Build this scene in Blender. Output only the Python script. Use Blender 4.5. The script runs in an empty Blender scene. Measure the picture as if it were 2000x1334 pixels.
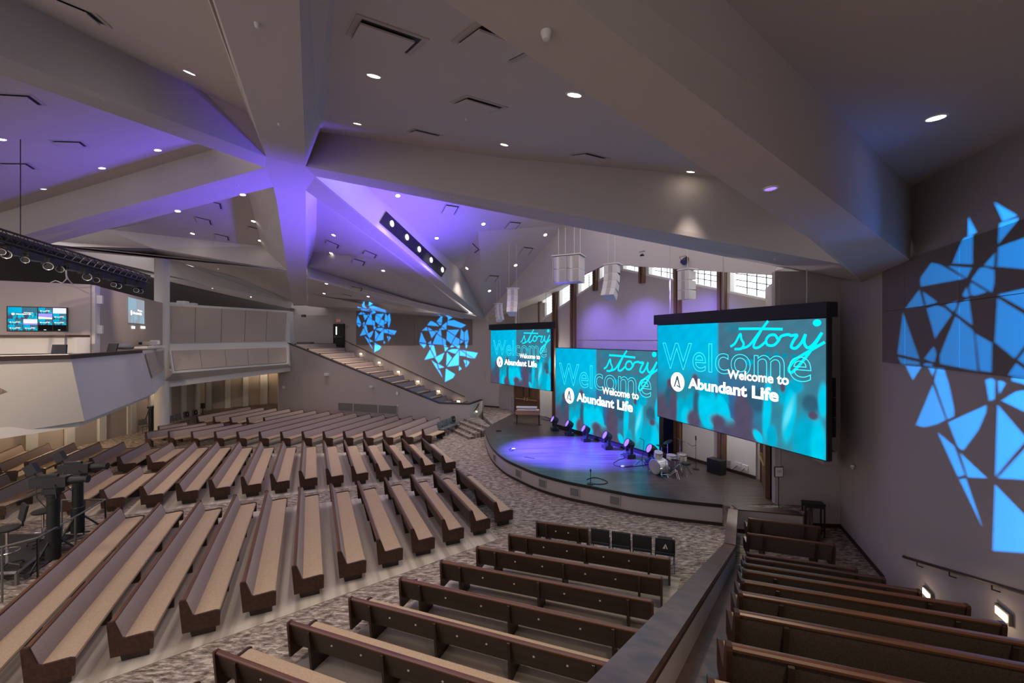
import bpy, math, random
import numpy as np
from mathutils import Vector, Matrix
from mathutils.bvhtree import BVHTree
random.seed(7)
# ------------------------------------------------------------------ camera, world, exposure
SC = bpy.context.scene
COL = SC.collection
F, CX, HY, EYE = 833.0, 1000.0, 660.5, 6.12       # focal length in pixels, centre, horizon row, eye height (m)
cam_d = bpy.data.cameras.new('camera'); cam_d.sensor_width = 36; cam_d.lens = F/2000*36
cam_d.shift_y = -6.5/2000; cam_d.clip_start = .05; cam_d.clip_end = 200
cam = bpy.data.objects.new('camera', cam_d); COL.objects.link(cam)
cam.location = (0, 0, EYE); cam.rotation_euler = (math.pi/2, 0, 0)
SC.camera = cam
SC.view_settings.view_transform = 'Standard'; SC.view_settings.look = 'None'
SC.view_settings.gamma = 1; SC.view_settings.use_curve_mapping = False
SC.view_settings.exposure = 0.45
W = bpy.data.worlds.new('world'); SC.world = W; W.use_nodes = True
W.node_tree.nodes['Background'].inputs[0].default_value = (1.0, .91, .93, 1)
W.node_tree.nodes['Background'].inputs[1].default_value = .85
SC.cycles.use_denoising = True
SC.cycles.max_bounces = 6; SC.cycles.diffuse_bounces = 4; SC.cycles.glossy_bounces = 2
SC.cycles.caustics_reflective = False; SC.cycles.caustics_refractive = False
SC.cycles.sample_clamp_indirect = 4

def lamp(kind, loc, energy, color, parent=None, aim=None, angle=60, blend=.5, size=.05, name='light'):
    d = bpy.data.lights.new(name, kind); d.energy = energy; d.color = color
    if kind == 'SPOT': d.spot_size = math.radians(angle); d.spot_blend = blend; d.shadow_soft_size = size
    elif kind == 'AREA': d.size = size; d.spread = math.radians(angle)
    else: d.shadow_soft_size = size
    o = bpy.data.objects.new(name, d); COL.objects.link(o)
    o.location = loc
    if aim is not None:
        v = Vector(aim)-Vector(loc); o.rotation_euler = v.to_track_quat('-Z', 'Y').to_euler()
    if parent is not None:
        o.parent = parent
    return o

# ------------------------------------------------------------------ surveying helpers
def P(x, y, Y): return Vector(((x-CX)/F*Y, Y, EYE+(HY-y)/F*Y))
def G(x, y, z=0.0):
    Y = F*(EYE-z)/(y-HY); return Vector(((x-CX)/F*Y, Y, z))
def VPL(x, y, A, B):           # sight line meets the upright plane over ground points A, B
    r = (x-CX)/F; dx, dy = B[0]-A[0], B[1]-A[1]
    t = (r*A[1]-A[0])/(dx-r*dy); Y = A[1]+dy*t
    return P(x, y, Y)
def RPL(x, y, p0, n):          # sight line meets a plane
    d = Vector(((x-CX)/F, 1, (HY-y)/F)); o = Vector((0, 0, EYE))
    return o+d*((Vector(p0)-o).dot(n)/d.dot(n))
def plane3(a, b, c): return a, (b-a).cross(c-a).normalized()

# ------------------------------------------------------------------ mesh builder
class MB:
    def __init__(s): s.v = []; s.f = []
    def poly(s, pts):
        n = len(s.v); s.v += [tuple(p) for p in pts]; s.f.append(tuple(range(n, n+len(pts)))); return s
    def box(s, c, sz, rz=0, M=None):
        n = len(s.v); c = Vector(c)
        R = Matrix.Rotation(rz, 3, 'Z') if M is None else M
        for dx in (-.5, .5):
            for dy in (-.5, .5):
                for dz in (-.5, .5):
                    s.v.append(tuple(c+R@Vector((dx*sz[0], dy*sz[1], dz*sz[2]))))
        for f in ((0,1,3,2),(4,6,7,5),(0,4,5,1),(2,3,7,6),(0,2,6,4),(1,5,7,3)): s.f.append(tuple(n+i for i in f))
        return s
    def prism(s, bottom, top):
        n = len(s.v); k = len(bottom); s.v += [tuple(p) for p in bottom]+[tuple(p) for p in top]
        s.f.append(tuple(range(n+k-1, n-1, -1))); s.f.append(tuple(range(n+k, n+2*k)))
        for i in range(k):
            j = (i+1) % k; s.f.append((n+i, n+j, n+k+j, n+k+i))
        return s
    def slab(s, xy, z0, z1): return s.prism([(p[0], p[1], z0) for p in xy], [(p[0], p[1], z1) for p in xy])
    def profx(s, prof, x0, x1): return s.prism([(x0, a, b) for a, b in prof], [(x1, a, b) for a, b in prof])
    def rings(s, rings, close=True, caps=True):
        n = len(s.v); k = len(rings[0])
        for r in rings: s.v += [tuple(p) for p in r]
        for i in range(len(rings)-1):
            for j in range(k if close else k-1):
                j2 = (j+1) % k; a = n+i*k
                s.f.append((a+j, a+j2, a+k+j2, a+k+j))
        if caps and close:
            s.f.append(tuple(range(n+k-1, n-1, -1))); m = n+(len(rings)-1)*k; s.f.append(tuple(range(m, m+k)))
        return s
    def tube(s, path, r, k=6):
        path = [Vector(p) for p in path]; R = []
        for i, p in enumerate(path):
            t = (path[min(i+1, len(path)-1)]-path[max(i-1, 0)]).normalized()
            u = t.cross(Vector((0, 0, 1)))
            if u.length < .05: u = t.cross(Vector((0, 1, 0)))
            u.normalize(); w = t.cross(u); rr = r[i] if isinstance(r, (list, tuple)) else r
            R.append([p+(u*math.cos(2*math.pi*j/k)+w*math.sin(2*math.pi*j/k))*rr for j in range(k)])
        return s.rings(R)
    def lathe(s, prof, c=(0, 0, 0), k=20, M=None):
        M = M or Matrix.Identity(3); c = Vector(c)
        return s.rings([[c+M@Vector((r*math.cos(2*math.pi*j/k), r*math.sin(2*math.pi*j/k), z)) for j in range(k)] for r, z in prof])
    def mesh(s, name, mat, smooth=False):
        m = bpy.data.meshes.new(name); m.from_pydata(s.v, [], s.f); m.update()
        if smooth:
            for p in m.polygons: p.use_smooth = True
            try: m.set_sharp_from_angle(angle=math.radians(40))
            except Exception: pass
        m.materials.append(mat); return m
    def obj(s, name, mat, parent=None, smooth=False):
        return link(name, s.mesh(name, mat, smooth), parent)
def link(name, mesh, parent=None):
    o = bpy.data.objects.new(name, mesh); COL.objects.link(o)
    if parent is not None: o.parent = parent
    return o
def struct(o): o['kind'] = 'structure'; return o
def tag(o, label, cat, group=None):
    o['label'] = label; o['category'] = cat
    if group: o['group'] = group
    return o
def thing(name, label, cat, loc=(0, 0, 0), rz=0, group=None):
    o = bpy.data.objects.new(name, None); COL.objects.link(o); o.empty_display_size = .2
    o.location = loc; o.rotation_euler = (0, 0, rz); return tag(o, label, cat, group)
def dup(root, loc, rz, label, group=None):
    r = root.copy(); COL.objects.link(r); r.location = loc; r.rotation_euler = (0, 0, rz); r['label'] = label
    if group: r['group'] = group
    for ch in list(root.children):
        c = ch.copy(); COL.objects.link(c); c.parent = r
        for g in list(ch.children):
            d = g.copy(); COL.objects.link(d); d.parent = c
    return r
ORD = 'first second third fourth fifth sixth seventh eighth ninth tenth eleventh twelfth thirteenth fourteenth fifteenth sixteenth seventeenth eighteenth'.split()

# ------------------------------------------------------------------ materials
def mat(name, col, rough=.7, metal=0, spec=.5, noise=None, bump=None, emit=None, coat=0):
    m = bpy.data.materials.new(name); m.use_nodes = True; nt = m.node_tree; b = nt.nodes['Principled BSDF']
    b.inputs['Base Color'].default_value = (*col, 1); b.inputs['Roughness'].default_value = rough
    b.inputs['Metallic'].default_value = metal; b.inputs['Specular IOR Level'].default_value = spec
    b.inputs['Coat Weight'].default_value = coat
    if emit:
        b.inputs['Emission Color'].default_value = (*emit[0], 1); b.inputs['Emission Strength'].default_value = emit[1]
    if noise or bump:
        tc = nt.nodes.new('ShaderNodeTexCoord'); mp = nt.nodes.new('ShaderNodeMapping')
        nt.links.new(tc.outputs['Object'], mp.inputs[0])
        if noise:                       # (scale vector, second colour, detail)
            mp.inputs['Scale'].default_value = noise[0]
            n = nt.nodes.new('ShaderNodeTexNoise'); n.inputs['Scale'].default_value = 1; n.inputs['Detail'].default_value = noise[2]
            nt.links.new(mp.outputs[0], n.inputs[0])
            r = nt.nodes.new('ShaderNodeValToRGB'); r.color_ramp.elements[0].position = .32; r.color_ramp.elements[1].position = .68
            r.color_ramp.elements[0].color = (*col, 1); r.color_ramp.elements[1].color = (*noise[1], 1)
            nt.links.new(n.outputs[0], r.inputs[0]); nt.links.new(r.outputs[0], b.inputs['Base Color'])
        if bump:
            n2 = nt.nodes.new('ShaderNodeTexNoise'); n2.inputs['Scale'].default_value = bump[0]; n2.inputs['Detail'].default_value = 3
            nt.links.new(tc.outputs['Object'], n2.inputs[0])
            bp = nt.nodes.new('ShaderNodeBump'); bp.inputs['Strength'].default_value = bump[1]; bp.inputs['Distance'].default_value = .01
            nt.links.new(n2.outputs[0], bp.inputs['Height']); nt.links.new(bp.outputs[0], b.inputs['Normal'])
    return m
def emis(name, col, st):
    m = bpy.data.materials.new(name); m.use_nodes = True; nt = m.node_tree; nt.nodes.clear()
    e = nt.nodes.new('ShaderNodeEmission'); e.inputs[0].default_value = (*col, 1); e.inputs[1].default_value = st
    o = nt.nodes.new('ShaderNodeOutputMaterial'); nt.links.new(e.outputs[0], o.inputs[0]); return m
def carpet_mat():
    m = bpy.data.materials.new('aisle_carpet'); m.use_nodes = True; nt = m.node_tree; b = nt.nodes['Principled BSDF']
    L = nt.links.new; N = nt.nodes.new
    tc = N('ShaderNodeTexCoord'); outs = []
    for rz, sc, seed in ((.35, (3.2, 13, 1), 0), (.35+1.571, (4.5, 12, 1), 7)):
        mp = N('ShaderNodeMapping'); mp.inputs['Rotation'].default_value[2] = rz; mp.inputs['Scale'].default_value = sc; mp.inputs['Location'].default_value = (seed, seed, 0)
        L(tc.outputs['Object'], mp.inputs[0]); n = N('ShaderNodeTexNoise'); n.inputs['Scale'].default_value = 1.0; n.inputs['Detail'].default_value = 5; n.inputs['Roughness'].default_value = .7
        L(mp.outputs[0], n.inputs[0]); outs.append(n)
    vo = N('ShaderNodeTexVoronoi'); vo.distance = 'CHEBYCHEV'; vo.inputs['Scale'].default_value = 1.7
    mp = N('ShaderNodeMapping'); mp.inputs['Rotation'].default_value[2] = .35; mp.inputs['Scale'].default_value = (1, 2.4, 1); L(tc.outputs['Object'], mp.inputs[0]); L(mp.outputs[0], vo.inputs[0])
    sr = N('ShaderNodeSeparateColor'); L(vo.outputs['Color'], sr.inputs[0]); gt = N('ShaderNodeMath'); gt.operation = 'GREATER_THAN'; gt.inputs[1].default_value = .5; L(sr.outputs[0], gt.inputs[0])
    mx = N('ShaderNodeMix'); mx.data_type = 'FLOAT'; L(gt.outputs[0], mx.inputs[0]); L(outs[0].outputs[0], mx.inputs[2]); L(outs[1].outputs[0], mx.inputs[3])
    r = N('ShaderNodeValToRGB'); e = r.color_ramp.elements
    e[0].position = .37; e[0].color = (.085, .064, .05, 1); e[1].position = .63; e[1].color = (.55, .47, .40, 1)
    q = e.new(.5); q.color = (.26, .21, .175, 1)
    L(mx.outputs[0], r.inputs[0]); L(r.outputs[0], b.inputs['Base Color']); b.inputs['Roughness'].default_value = .95; b.inputs['Specular IOR Level'].default_value = .1
    return m
def stripe_mat():                # beige runner carpet under the pews, soft stripes along the rows
    m = bpy.data.materials.new('striped_carpet'); m.use_nodes = True; nt = m.node_tree; b = nt.nodes['Principled BSDF']
    L = nt.links.new; N = nt.nodes.new; tc = N('ShaderNodeTexCoord')
    mp = N('ShaderNodeMapping'); mp.inputs['Scale'].default_value = (.05, 3.2, 1); L(tc.outputs['Object'], mp.inputs[0])
    n = N('ShaderNodeTexNoise'); n.inputs['Scale'].default_value = 1.2; n.inputs['Detail'].default_value = 1; L(mp.outputs[0], n.inputs[0])
    r = N('ShaderNodeValToRGB'); e = r.color_ramp.elements; e[0].position = .4; e[0].color = (.34, .29, .24, 1); e[1].position = .56; e[1].color = (.52, .46, .39, 1)
    L(n.outputs[0], r.inputs[0]); L(r.outputs[0], b.inputs['Base Color']); b.inputs['Roughness'].default_value = .85; b.inputs['Specular IOR Level'].default_value = .2
    return m
M = dict(
    paint=mat('warm_grey_paint', (.42, .375, .36), .85, spec=.25),
    ceil=mat('ceiling_paint', (.50, .46, .445), .85, spec=.2),
    void_dark=mat('unlit_void_dark', (.10, .09, .09), .9),  # dark colour stands for the unlit space behind the balcony
    white=mat('white_paint', (.66, .64, .60), .8, spec=.25),
    panel=mat('acoustic_panel_fabric', (.19, .165, .16), .95, spec=.1, bump=(60, .3)),
    panel_l=mat('beige_acoustic_fabric', (.47, .40, .335), .95, spec=.1, bump=(60, .2)),
    wood=mat('brown_stained_oak', (.034, .014, .008), .38, spec=.45, noise=((1.2, 14, 14), (.062, .026, .014), 3)),
    wood_l=mat('waxed_oak_rail', (.085, .032, .014), .33, spec=.6, noise=((1.2, 16, 16), (.15, .06, .028), 3), coat=.1),
    seat=mat('tan_seat_fabric', (.43, .315, .21), .9, spec=.15, noise=((40, 40, 40), (.50, .38, .265), 2)),
    back=mat('mauve_back_fabric', (.335, .265, .24), .9, spec=.15, noise=((40, 40, 40), (.40, .32, .29), 2)),
    rearfab=mat('brown_rear_fabric', (.075, .054, .042), .95, spec=.1, noise=((60, 60, 60), (.11, .08, .062), 2)),
    rearwood=mat('dark_oak_back', (.026, .013, .009), .45, noise=((1, 10, 10), (.045, .023, .014), 3)),
    brass=mat('silver_tag', (.8, .78, .74), .3, metal=.8),
    carpet=carpet_mat(), stripe=stripe_mat(),
    stagewood=mat('grey_stage_planks', (.042, .032, .027), .30, spec=.6, noise=((.6, 9, 1), (.10, .08, .07), 4)),
    lip=mat('black_stage_edge', (.012, .010, .010), .4),
    dark=mat('dark_wood_base', (.03, .016, .012), .5),
    black=mat('black_metal', (.012, .012, .013), .45), blk2=mat('black_plastic', (.02, .02, .022), .35),
    chrome=mat('chrome', (.8, .8, .82), .15, metal=1),
    steel=mat('grey_steel', (.22, .21, .2), .4, metal=.6),
    spk=mat('off_white_speaker', (.62, .60, .60), .6), spk2=mat('speaker_grille', (.40, .37, .36), .7),
    postw=mat('brown_steel_post', (.14, .072, .042), .5),
    chair=mat('grey_chair_fabric', (.135, .125, .115), .9, bump=(50, .3)), chairb=mat('blue_grey_chair_fabric', (.11, .125, .14), .9),
    chaird=mat('black_chair_fabric', (.018, .017, .018), .85),
    drum=mat('pearl_drum_wrap', (.66, .66, .62), .3, noise=((9, 9, 9), (.86, .86, .84), 3)), skin=mat('drum_head', (.72, .72, .74), .5),
    cym=mat('dark_cymbal', (.05, .045, .035), .35, metal=.9),
    organ=mat('walnut_organ_case', (.24, .13, .085), .45, noise=((2, 2, 9), (.33, .19, .13), 3)),
    capw=mat('greyish_oak_cap', (.075, .036, .024), .33, spec=.5, noise=((5, 5, 5), (.15, .08, .055), 4)),
    door=mat('brown_door_veneer', (.085, .038, .02), .45, noise=((6, 6, .8), (.12, .055, .03), 3)), doord=mat('dark_door', (.018, .014, .013), .4),
    gold=mat('brass_bar', (.62, .47, .25), .3, metal=.9), grille=mat('grey_grille', (.16, .155, .15), .7),
    vent=mat('vent_shadow_gap', (.03, .028, .03), .8), screenblk=mat('screen_case', (.008, .008, .009), .5),
    cone=mat('white_plate', (.7, .7, .68), .5), bluewall=mat('blue_curtain', (.012, .012, .10), .9),
    paper=mat('white_paper', (.7, .68, .66), .8), glassy=mat('lamp_lens', (.75, .82, .85), .12, metal=.6),
    lampw=emis('warm_lamp', (1, .86, .68), 14), lampd=emis('dim_lamp', (.9, .9, 1), 1.2), lampb=emis('violet_lamp', (.26, .15, 1), 1.5),
    day=emis('daylight_pane', (.86, .95, 1.0), 2.6), white_e=emis('screen_white', (1, .97, .95), 1.5), warm_e=emis('screen_warm_white', (1, .86, .74), 1.35),
    cyan_e=emis('screen_cyan', (.0, .72, .95), 1.0), line_e=emis('screen_outline', (.05, .85, 1), 1.0), logo_d=emis('screen_logo_dark', (.05, .13, .17), .6),
    red_e=mat('exit_red', (.45, .03, .03), .5, emit=((1, .08, .06), .25)), grey_e=emis('screen_separator', (.5, .5, .55), .5), blk_e=emis('screen_black', (.01, .01, .012), .5),
    yel_e=emis('screen_yellow', (.95, .9, .55), 1.1), pur_e=emis('screen_purple', (.35, .3, 1), .9), pale_e=emis('screen_pale', (.72, .75, 1), .9),
    step_e=emis('step_light_glow', (1, .8, .55), 3),
)

# ------------------------------------------------------------------ plan of the room
WR0, WR1, WR2 = (8.6, 13.95), (10.6, 13.77), (2.76, -5.9)            # right end wall, hearts wall
def on_wr(x, y): return VPL(x, y, WR1, WR2)
WL0, WL1 = (-.95, 33.2), (-16.6, 40.2)                               # far hearts wall
def on_wl(x, y): return VPL(x, y, WL0, WL1)
BW0, BW1 = (2.25, 29.7), (9.5, 16.3)                                 # wall behind the stage
def on_bw(x, y): return VPL(x, y, BW0, BW1)
PW0, PW1 = (-2.98, 30.15), (-19.4, 35.5)                             # outside of the far wing's side wall
def on_pw(x, y): return VPL(x, y, PW0, PW1)
ceil_parts = []
def facet(name, pts, m='ceil', th=.12):
    pts = [Vector(p) for p in pts]; n = Vector((0, 0, 0))
    for i in range(len(pts)): n += (pts[i]-pts[0]).cross(pts[(i+1) % len(pts)]-pts[0])
    n.normalize()
    if n.dot(Vector((0, 0, EYE))-pts[0]) > 0: n = -n
    b = MB(); k = len(pts); top = [p+n*th for p in pts]
    c0 = sum(pts, Vector())/k; c1 = c0+n*th; b.v = [tuple(p) for p in pts+top]+[tuple(c0), tuple(c1)]
    if k == 3: b.f = [(0, 1, 2), (5, 4, 3)]
    elif k == 4: b.f = [(0, 1, 2), (0, 2, 3), (6, 5, 4), (7, 6, 4)]
    else: b.f = [(2*k, i, (i+1) % k) for i in range(k)]+[(2*k+1, k+(i+1) % k, k+i) for i in range(k)]
    b.f += [(i, (i+1) % k, k+(i+1) % k, k+i) for i in range(k)]
    o = struct(b.obj(name, M[m])); ceil_parts.append(o); return o

zh = 12.2
def Hh(x, y): return G(x, y, zh)
h1, h2, h3, h4, h5, h6 = Hh(520, 306), Hh(518, 327), Hh(534, 365), Hh(597, 372), Hh(616, 344.5), Hh(597, 325)
facet('ceiling_hub', [h1, h2, h3, h4, h5, h6])
ext = lambda a, b, t: a+(b-a)*t
# beam coming over the viewer
b1l = P(418, 0, 3.85); b1r = RPL(584.5, 0, *plane3(h1, h6, b1l))
facet('ceiling_beam', [h1, ext(h1, b1l, 1.22), ext(h6, b1r, 1.22), h6])
K7n, K7f, K7m = on_wr(1727, 531), VPL(1650, 547, WR0, WR1), on_wr(1684, 551)
b7u = lambda x, y: VPL(x, y, h6[:2], K7n[:2])
a0, a1, a2 = b7u(625, 257.5), b7u(980, 308), b7u(1395, 345)
a3 = ext(a0, a2, (K7n.y-a0.y)/(a2.y-a0.y)*.985)
facet('ceiling_beam_side', [h6, a0, a1, a2, a3, K7n])
facet('ceiling_beam', [h6, K7n, K7m, K7f, h5])
pA = plane3(a0, a2, P(653, 0, 4.3))
bA0, bA1 = RPL(632, 243, *pA), RPL(653, 0, *pA)
facet('ceiling_beam_side', [h6, ext(h6, b1r, 1.22), ext(bA0, bA1, 1.22), bA0, a0])
cA = lambda x, y: Vector((x, y, (pA[0].z-((x-pA[0].x)*pA[1].x+(y-pA[0].y)*pA[1].y)/pA[1].z)))
facet('ceiling_bay', [a0, bA0, ext(bA0, bA1, 1.22), cA(-.9, 2.2), cA(8.9, 10.5), a3, a2, a1])
# edge beam between the hall and the wing where the viewer stands
e = lambda x, y: G(x, y, 7.85)
eL = [e(864.5, 0), e(1134, 175), e(1400, 346.5), e(1580, 465.5), K7m]
eR = [e(1116.5, 0), e(1400, 224), e(1777, 507)]
eL0, eR0 = ext(eL[2], eL[0], 1.9), ext(eR[1], eR[0], 2.4)
facet('ceiling_edge_beam', [eL0, eL[0], eL[2], eL[3], K7m, K7n, eR[2], eR[1], eR[0], eR0])
s0, s1 = VPL(1415.5, 0, eR[0][:2], eR[2][:2]), VPL(1786, 371, eR[0][:2], eR[2][:2])
s0x = ext(s1, s0, 1.75)
facet('ceiling_beam_side', [eR[2], s1, s0, s0x, eR0, eR[0]])
pC = plane3(s0, s1, on_wr(2000, 252))
cC = lambda x, y: Vector((x, y, (pC[0].z-((x-pC[0].x)*pC[1].x+(y-pC[0].y)*pC[1].y)/pC[1].z)))
facet('ceiling_wing_bay', [s0x, s0, s1, cC(8.95, 9.4), cC(WR2[0]+.1, WR2[1]), cC(-3.5, -5.9)])
# beams to the left
b2u = P(0, 108.5, 7); b2l = P(0, 145, 7.25)
facet('ceiling_beam', [h1, ext(h1, b2u, 1.6), ext(h2, b2l, 1.6), h2])
v2 = lambda x, y: VPL(x, y, h1[:2], b2u[:2])
x1, x2 = v2(402, 182), v2(147, 56); x3 = ext(x1, x2, 2.1)
facet('ceiling_beam_side', [h1, x1, x2, x3, ext(h1, b2u, 1.6)])
pX = plane3(x1, x2, P(485, 224, 12.6)); y1, y2 = P(485, 224, 12.6), P(406, 0, 4.2)
y3 = ext(y1, y2, 1.2)
facet('ceiling_bay', [x1, x2, x3, y3, y2, y1]); facet('ceiling_bay_end', [x1, y1, h1])
facet('ceiling_beam_side', [y1, y2, y3, ext(h1, b1l, 1.22), h1])
b3u, b3l = P(39, 461, 19), P(90, 478.5, 20)
b3x, b3y = ext(h2, b3u, 1.25), ext(h3, b3l, 1.28)
facet('ceiling_beam', [h2, b3u, b3x, b3y, b3l, h3])
v3 = lambda x, y: VPL(x, y, h2[:2], b3u[:2])
z1, z2 = v3(417, 291.5), v3(9, 413); z3 = ext(z1, z2, 1.2)
facet('ceiling_beam_side', [h2, z1, z2, z3, b3x])
zB = lambda t: h2+(b2l-h2)*t+Vector((0, 0, 1.1))
facet('ceiling_bay', [z1, z2, z3, Vector((-30, 8, 11.4)), zB(1.6), zB(.8), zB(.12)])
# beam running away to the far side
c5a = P(561, 528.5, 25.2); p5 = plane3(h3, h4, c5a); c5b, d5a, d5b, c5m = RPL(573, 597, *p5), RPL(598, 525, *p5), RPL(601, 597, *p5), RPL(541, 395, *p5)
facet('ceiling_beam', [h3, c5m, c5a, c5b, d5b, d5a, h4])
w1, w2, w3, w4 = P(485, 377, 20), P(511, 481, 26), P(207, 447.5, 25), P(95, 470, 22)
facet('ceiling_beam_side', [h3, w1, w2, c5m]); facet('ceiling_beam_side', [c5m, w2, c5a])
pW = plane3(w1, w2, w3); w4 = RPL(95, 470, *pW)
facet('ceiling_bay', [RPL(530, 345, *pW), w1, w2, w3, w4, RPL(250, 395, *pW)])
t1, t2, t3 = P(84, 480, 21.5), P(303, 500.5, 26.8), c5a
facet('ceiling_tie_beam', [w4, w3, w2, t3, t2, t1])
facet('ceiling_tie_beam', [t1, t2, t3, P(561, 531, 26.2), P(330, 507, 28), P(100, 486, 24)])
g1, g2, g3 = P(336, 507, 29), P(440, 519, 29), P(561, 529.5, 28)
facet('ceiling_outer_bay', [P(300, 498, 30), g3, P(572, 592, 38), P(520, 560, 38), P(330, 507, 34)], 'ceil')
facet('ceiling_outer_tie', [P(100, 484, 26), P(336, 507, 31), P(572, 592, 37), P(566, 603, 37), P(440, 575, 34), P(310, 545, 30), P(111, 489, 27)], 'ceil')
facet('ceiling_dark_void', [P(-60, 430, 26), P(111, 489, 29), P(310, 545, 33), P(440, 575, 37), P(575, 603, 41), P(575, 600, 46), P(100, 440, 46), P(-60, 400, 46)], 'void_dark')
# right side of that beam and the bay beyond it
q1, q2, q3, q4 = P(619, 388, 19.6), P(617.5, 450, 23), P(612, 492, 26.5), P(600, 522, 27)
facet('ceiling_beam_side', [h4, q1, q2, q3, q4, d5a])
r1 = P(840, 597, 31.5); pT = plane3(q1, q3, r1); r2 = P(915, 612, 32.4); K6 = P(948, 622, 32.6)
q2 = RPL(617.5, 450, *pT)
facet('ceiling_bay', [RPL(625, 385, *pT), q1, q2, q3, q4, r1, r2, RPL(812, 528, *pT), RPL(685, 430, *pT)])
u1, u2, u3 = P(600, 539, 26.3), P(764, 585.5, 30), P(905, 620, 32.6)
facet('ceiling_tie_beam', [q4, r1, r2, K6, u3, u2, u1])
facet('ceiling_tie_beam', [u1, u2, u3, P(900, 619.5, 33.2), P(764, 584, 31.4), P(601, 538, 27.6)])
k1, k2, k3 = P(601, 573, 36), P(640, 582.5, 36.5), P(712, 587.5, 36.4)
facet('ceiling_outer_bay', [P(598, 530, 29), P(764, 578, 33), P(830, 598, 34), P(800, 600, 35.5), k3, k2, k1])
wt = [on_wl(640, 602), on_wl(680, 605.7), on_wl(770, 611.7), on_wl(860, 619), on_wl(923, 623.6), on_wl(950, 624.5)]
facet('ceiling_sloped_strip', [k1, k2, k3, P(800, 596, 35.3), P(905, 617, 33), P(948, 620, 32.4), wt[5], wt[4], wt[3], wt[2], wt[1], wt[0], P(601, 598, 39)])
# beam to the far left corner of the stage, stage bay
b6 = K6; facet('ceiling_beam', [h4, P(938, 623, 32.8), b6, h5])
v6 = lambda x, y: VPL(x, y, h5[:2], K6[:2])
m1, m2, m3 = v6(715, 364), v6(900, 527.5), v6(940, 612)
facet('ceiling_beam_side', [h5, m1, m2, P(947, 619, 32.5), b6])
f6 = lambda x, y: VPL(x, y, K6[:2], K7f[:2])
n1 = f6(1101, 440); pS = plane3(m1, m2, n1)
facet('ceiling_bay', [m1, m2, P(947, 619, 32.4), n1, RPL(1160, 395, *pS), RPL(900, 345, *pS), RPL(700, 330, *pS)])
o1, o2, o3 = f6(1122.7, 473.6), f6(1201, 483), f6(1513, 529)
facet('ceiling_gable', [K6, P(947, 619, 32.5), n1, f6(1160, 430), f6(1300, 440), f6(1560, 500), K7f, o3, o2, o1])
cw = lambda x, y: on_bw(x, y)
top_l, apex, top_r = cw(1052, 592), cw(1207, 491), cw(1516, 527.5)
facet('ceiling_stage_roof', [K6, o1, apex, cw(1130, 547), top_l, on_wl(955, 624)])
r4, r5 = cw(1207, 470), cw(1530, 498)
facet('ceiling_stage_roof', [o1, o2, r4]); facet('ceiling_stage_roof', [o2, o3, r5, r4]); facet('ceiling_stage_roof', [o3, K7f, Vector((WR0[0]+.6, WR0[1]+.1, 8.5)), r5])
facet('ceiling_stage_roof', [o1, r4, apex])

# ------------------------------------------------------------------ walls
def wall(name, A, B, z0, z1, m='paint', th=.2, z1b=None, z0b=None):
    A, B = Vector(A[:2]), Vector(B[:2]); d = (B-A).normalized(); n = Vector((-d.y, d.x))
    if n.dot(A) < 0: n = -n                       # thickness goes away from the viewer's side
    z1b = z1 if z1b is None else z1b; z0b = z0 if z0b is None else z0b
    a, b, c, e_ = A, B, B+n*th, A+n*th
    return struct(MB().prism([(*a, z0), (*b, z0b), (*c, z0b), (*e_, z0)], [(*a, z1), (*b, z1b), (*c, z1b), (*e_, z1)]).obj(name, M[m]))
wr_top = 9.8
wall('wall_right', WR1, WR2, 0, wr_top)
wall('wall_right', WR0, WR1, 0, 8.3)
# far hearts wall follows the ceiling
b = MB(); pts = [(WL0[0], WL0[1], 0), (WL0[0], WL0[1], 8.2)]+[tuple(p) for p in reversed(wt)]+[(WL1[0], WL1[1], 9.4), (WL1[0], WL1[1], 0)]
pts = [(x, y, z+(.45 if z > 5 else 0)) for x, y, z in pts]
b.prism(pts, [(x+.1, y+.22, z) for x, y, z in pts]); struct(b.obj('wall_far', M['paint']))
wall('wall_far', (WL0[0]-.3, WL0[1]+.42), (.22, 31.5), 0, 9.3); wall('wall_far', (-1.2, 33.25), (2.3, 29.72), 3.4, 8.4, 'paint', z1b=8.6)
wall('wall_far', WL1, (-21.6, 41.4), 4.4, 10.2); wall('wall_far', (-16.6, 40.2), (-23.5, 38.2), 4.4, 8.25, 'paint')
wall('wall_left', (-44, -6), (-44, 10), 0, 14); wall('wall_rear', (-44, 10), (-44, 47), 0, 14, 'void_dark'); wall('wall_rear', (-44, 47), (-10, 47), 0, 14, 'void_dark')
# panels on the two hearts walls
def on_wall_panel(name, A, B, x0, x1, z0, z1, th, m):
    A3, B3 = Vector((*A, 0)), Vector((*B, 0)); p, q = VPL(x0, 660, A, B), VPL(x1, 660, A, B); p.z = q.z = 0
    d = (B3-A3).normalized(); n = Vector((-d.y, d.x, 0))
    if n.dot(p) > 0: n = -n
    zf = z1 if callable(z1) else (lambda x: z1)
    return MB().prism([(p.x, p.y, z0), (q.x, q.y, z0), (q.x, q.y, zf(x1)), (p.x, p.y, zf(x0))],
                      [(p.x+n.x*th, p.y+n.y*th, z0), (q.x+n.x*th, q.y+n.y*th, z0), (q.x+n.x*th, q.y+n.y*th, zf(x1)), (p.x+n.x*th, p.y+n.y*th, zf(x0))]).obj(name, M[m])
for i, (xa, xb) in enumerate(((1729, 1773.5), (1774.5, 1882), (1883, 2040), (2042, 2300))):
    for j, (za, zb) in enumerate(((5.52, 6.78), (6.79, 7.88))):
        tag(on_wall_panel('acoustic_panel', WR1, WR2, xa, xb, za, zb, .06, 'panel'),
            'dark grey fabric acoustic panel, %s row, %s along the near hearts wall' % (('lower', 'upper')[j], ORD[i]), 'panel', 'acoustic panels behind the large heart')
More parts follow.
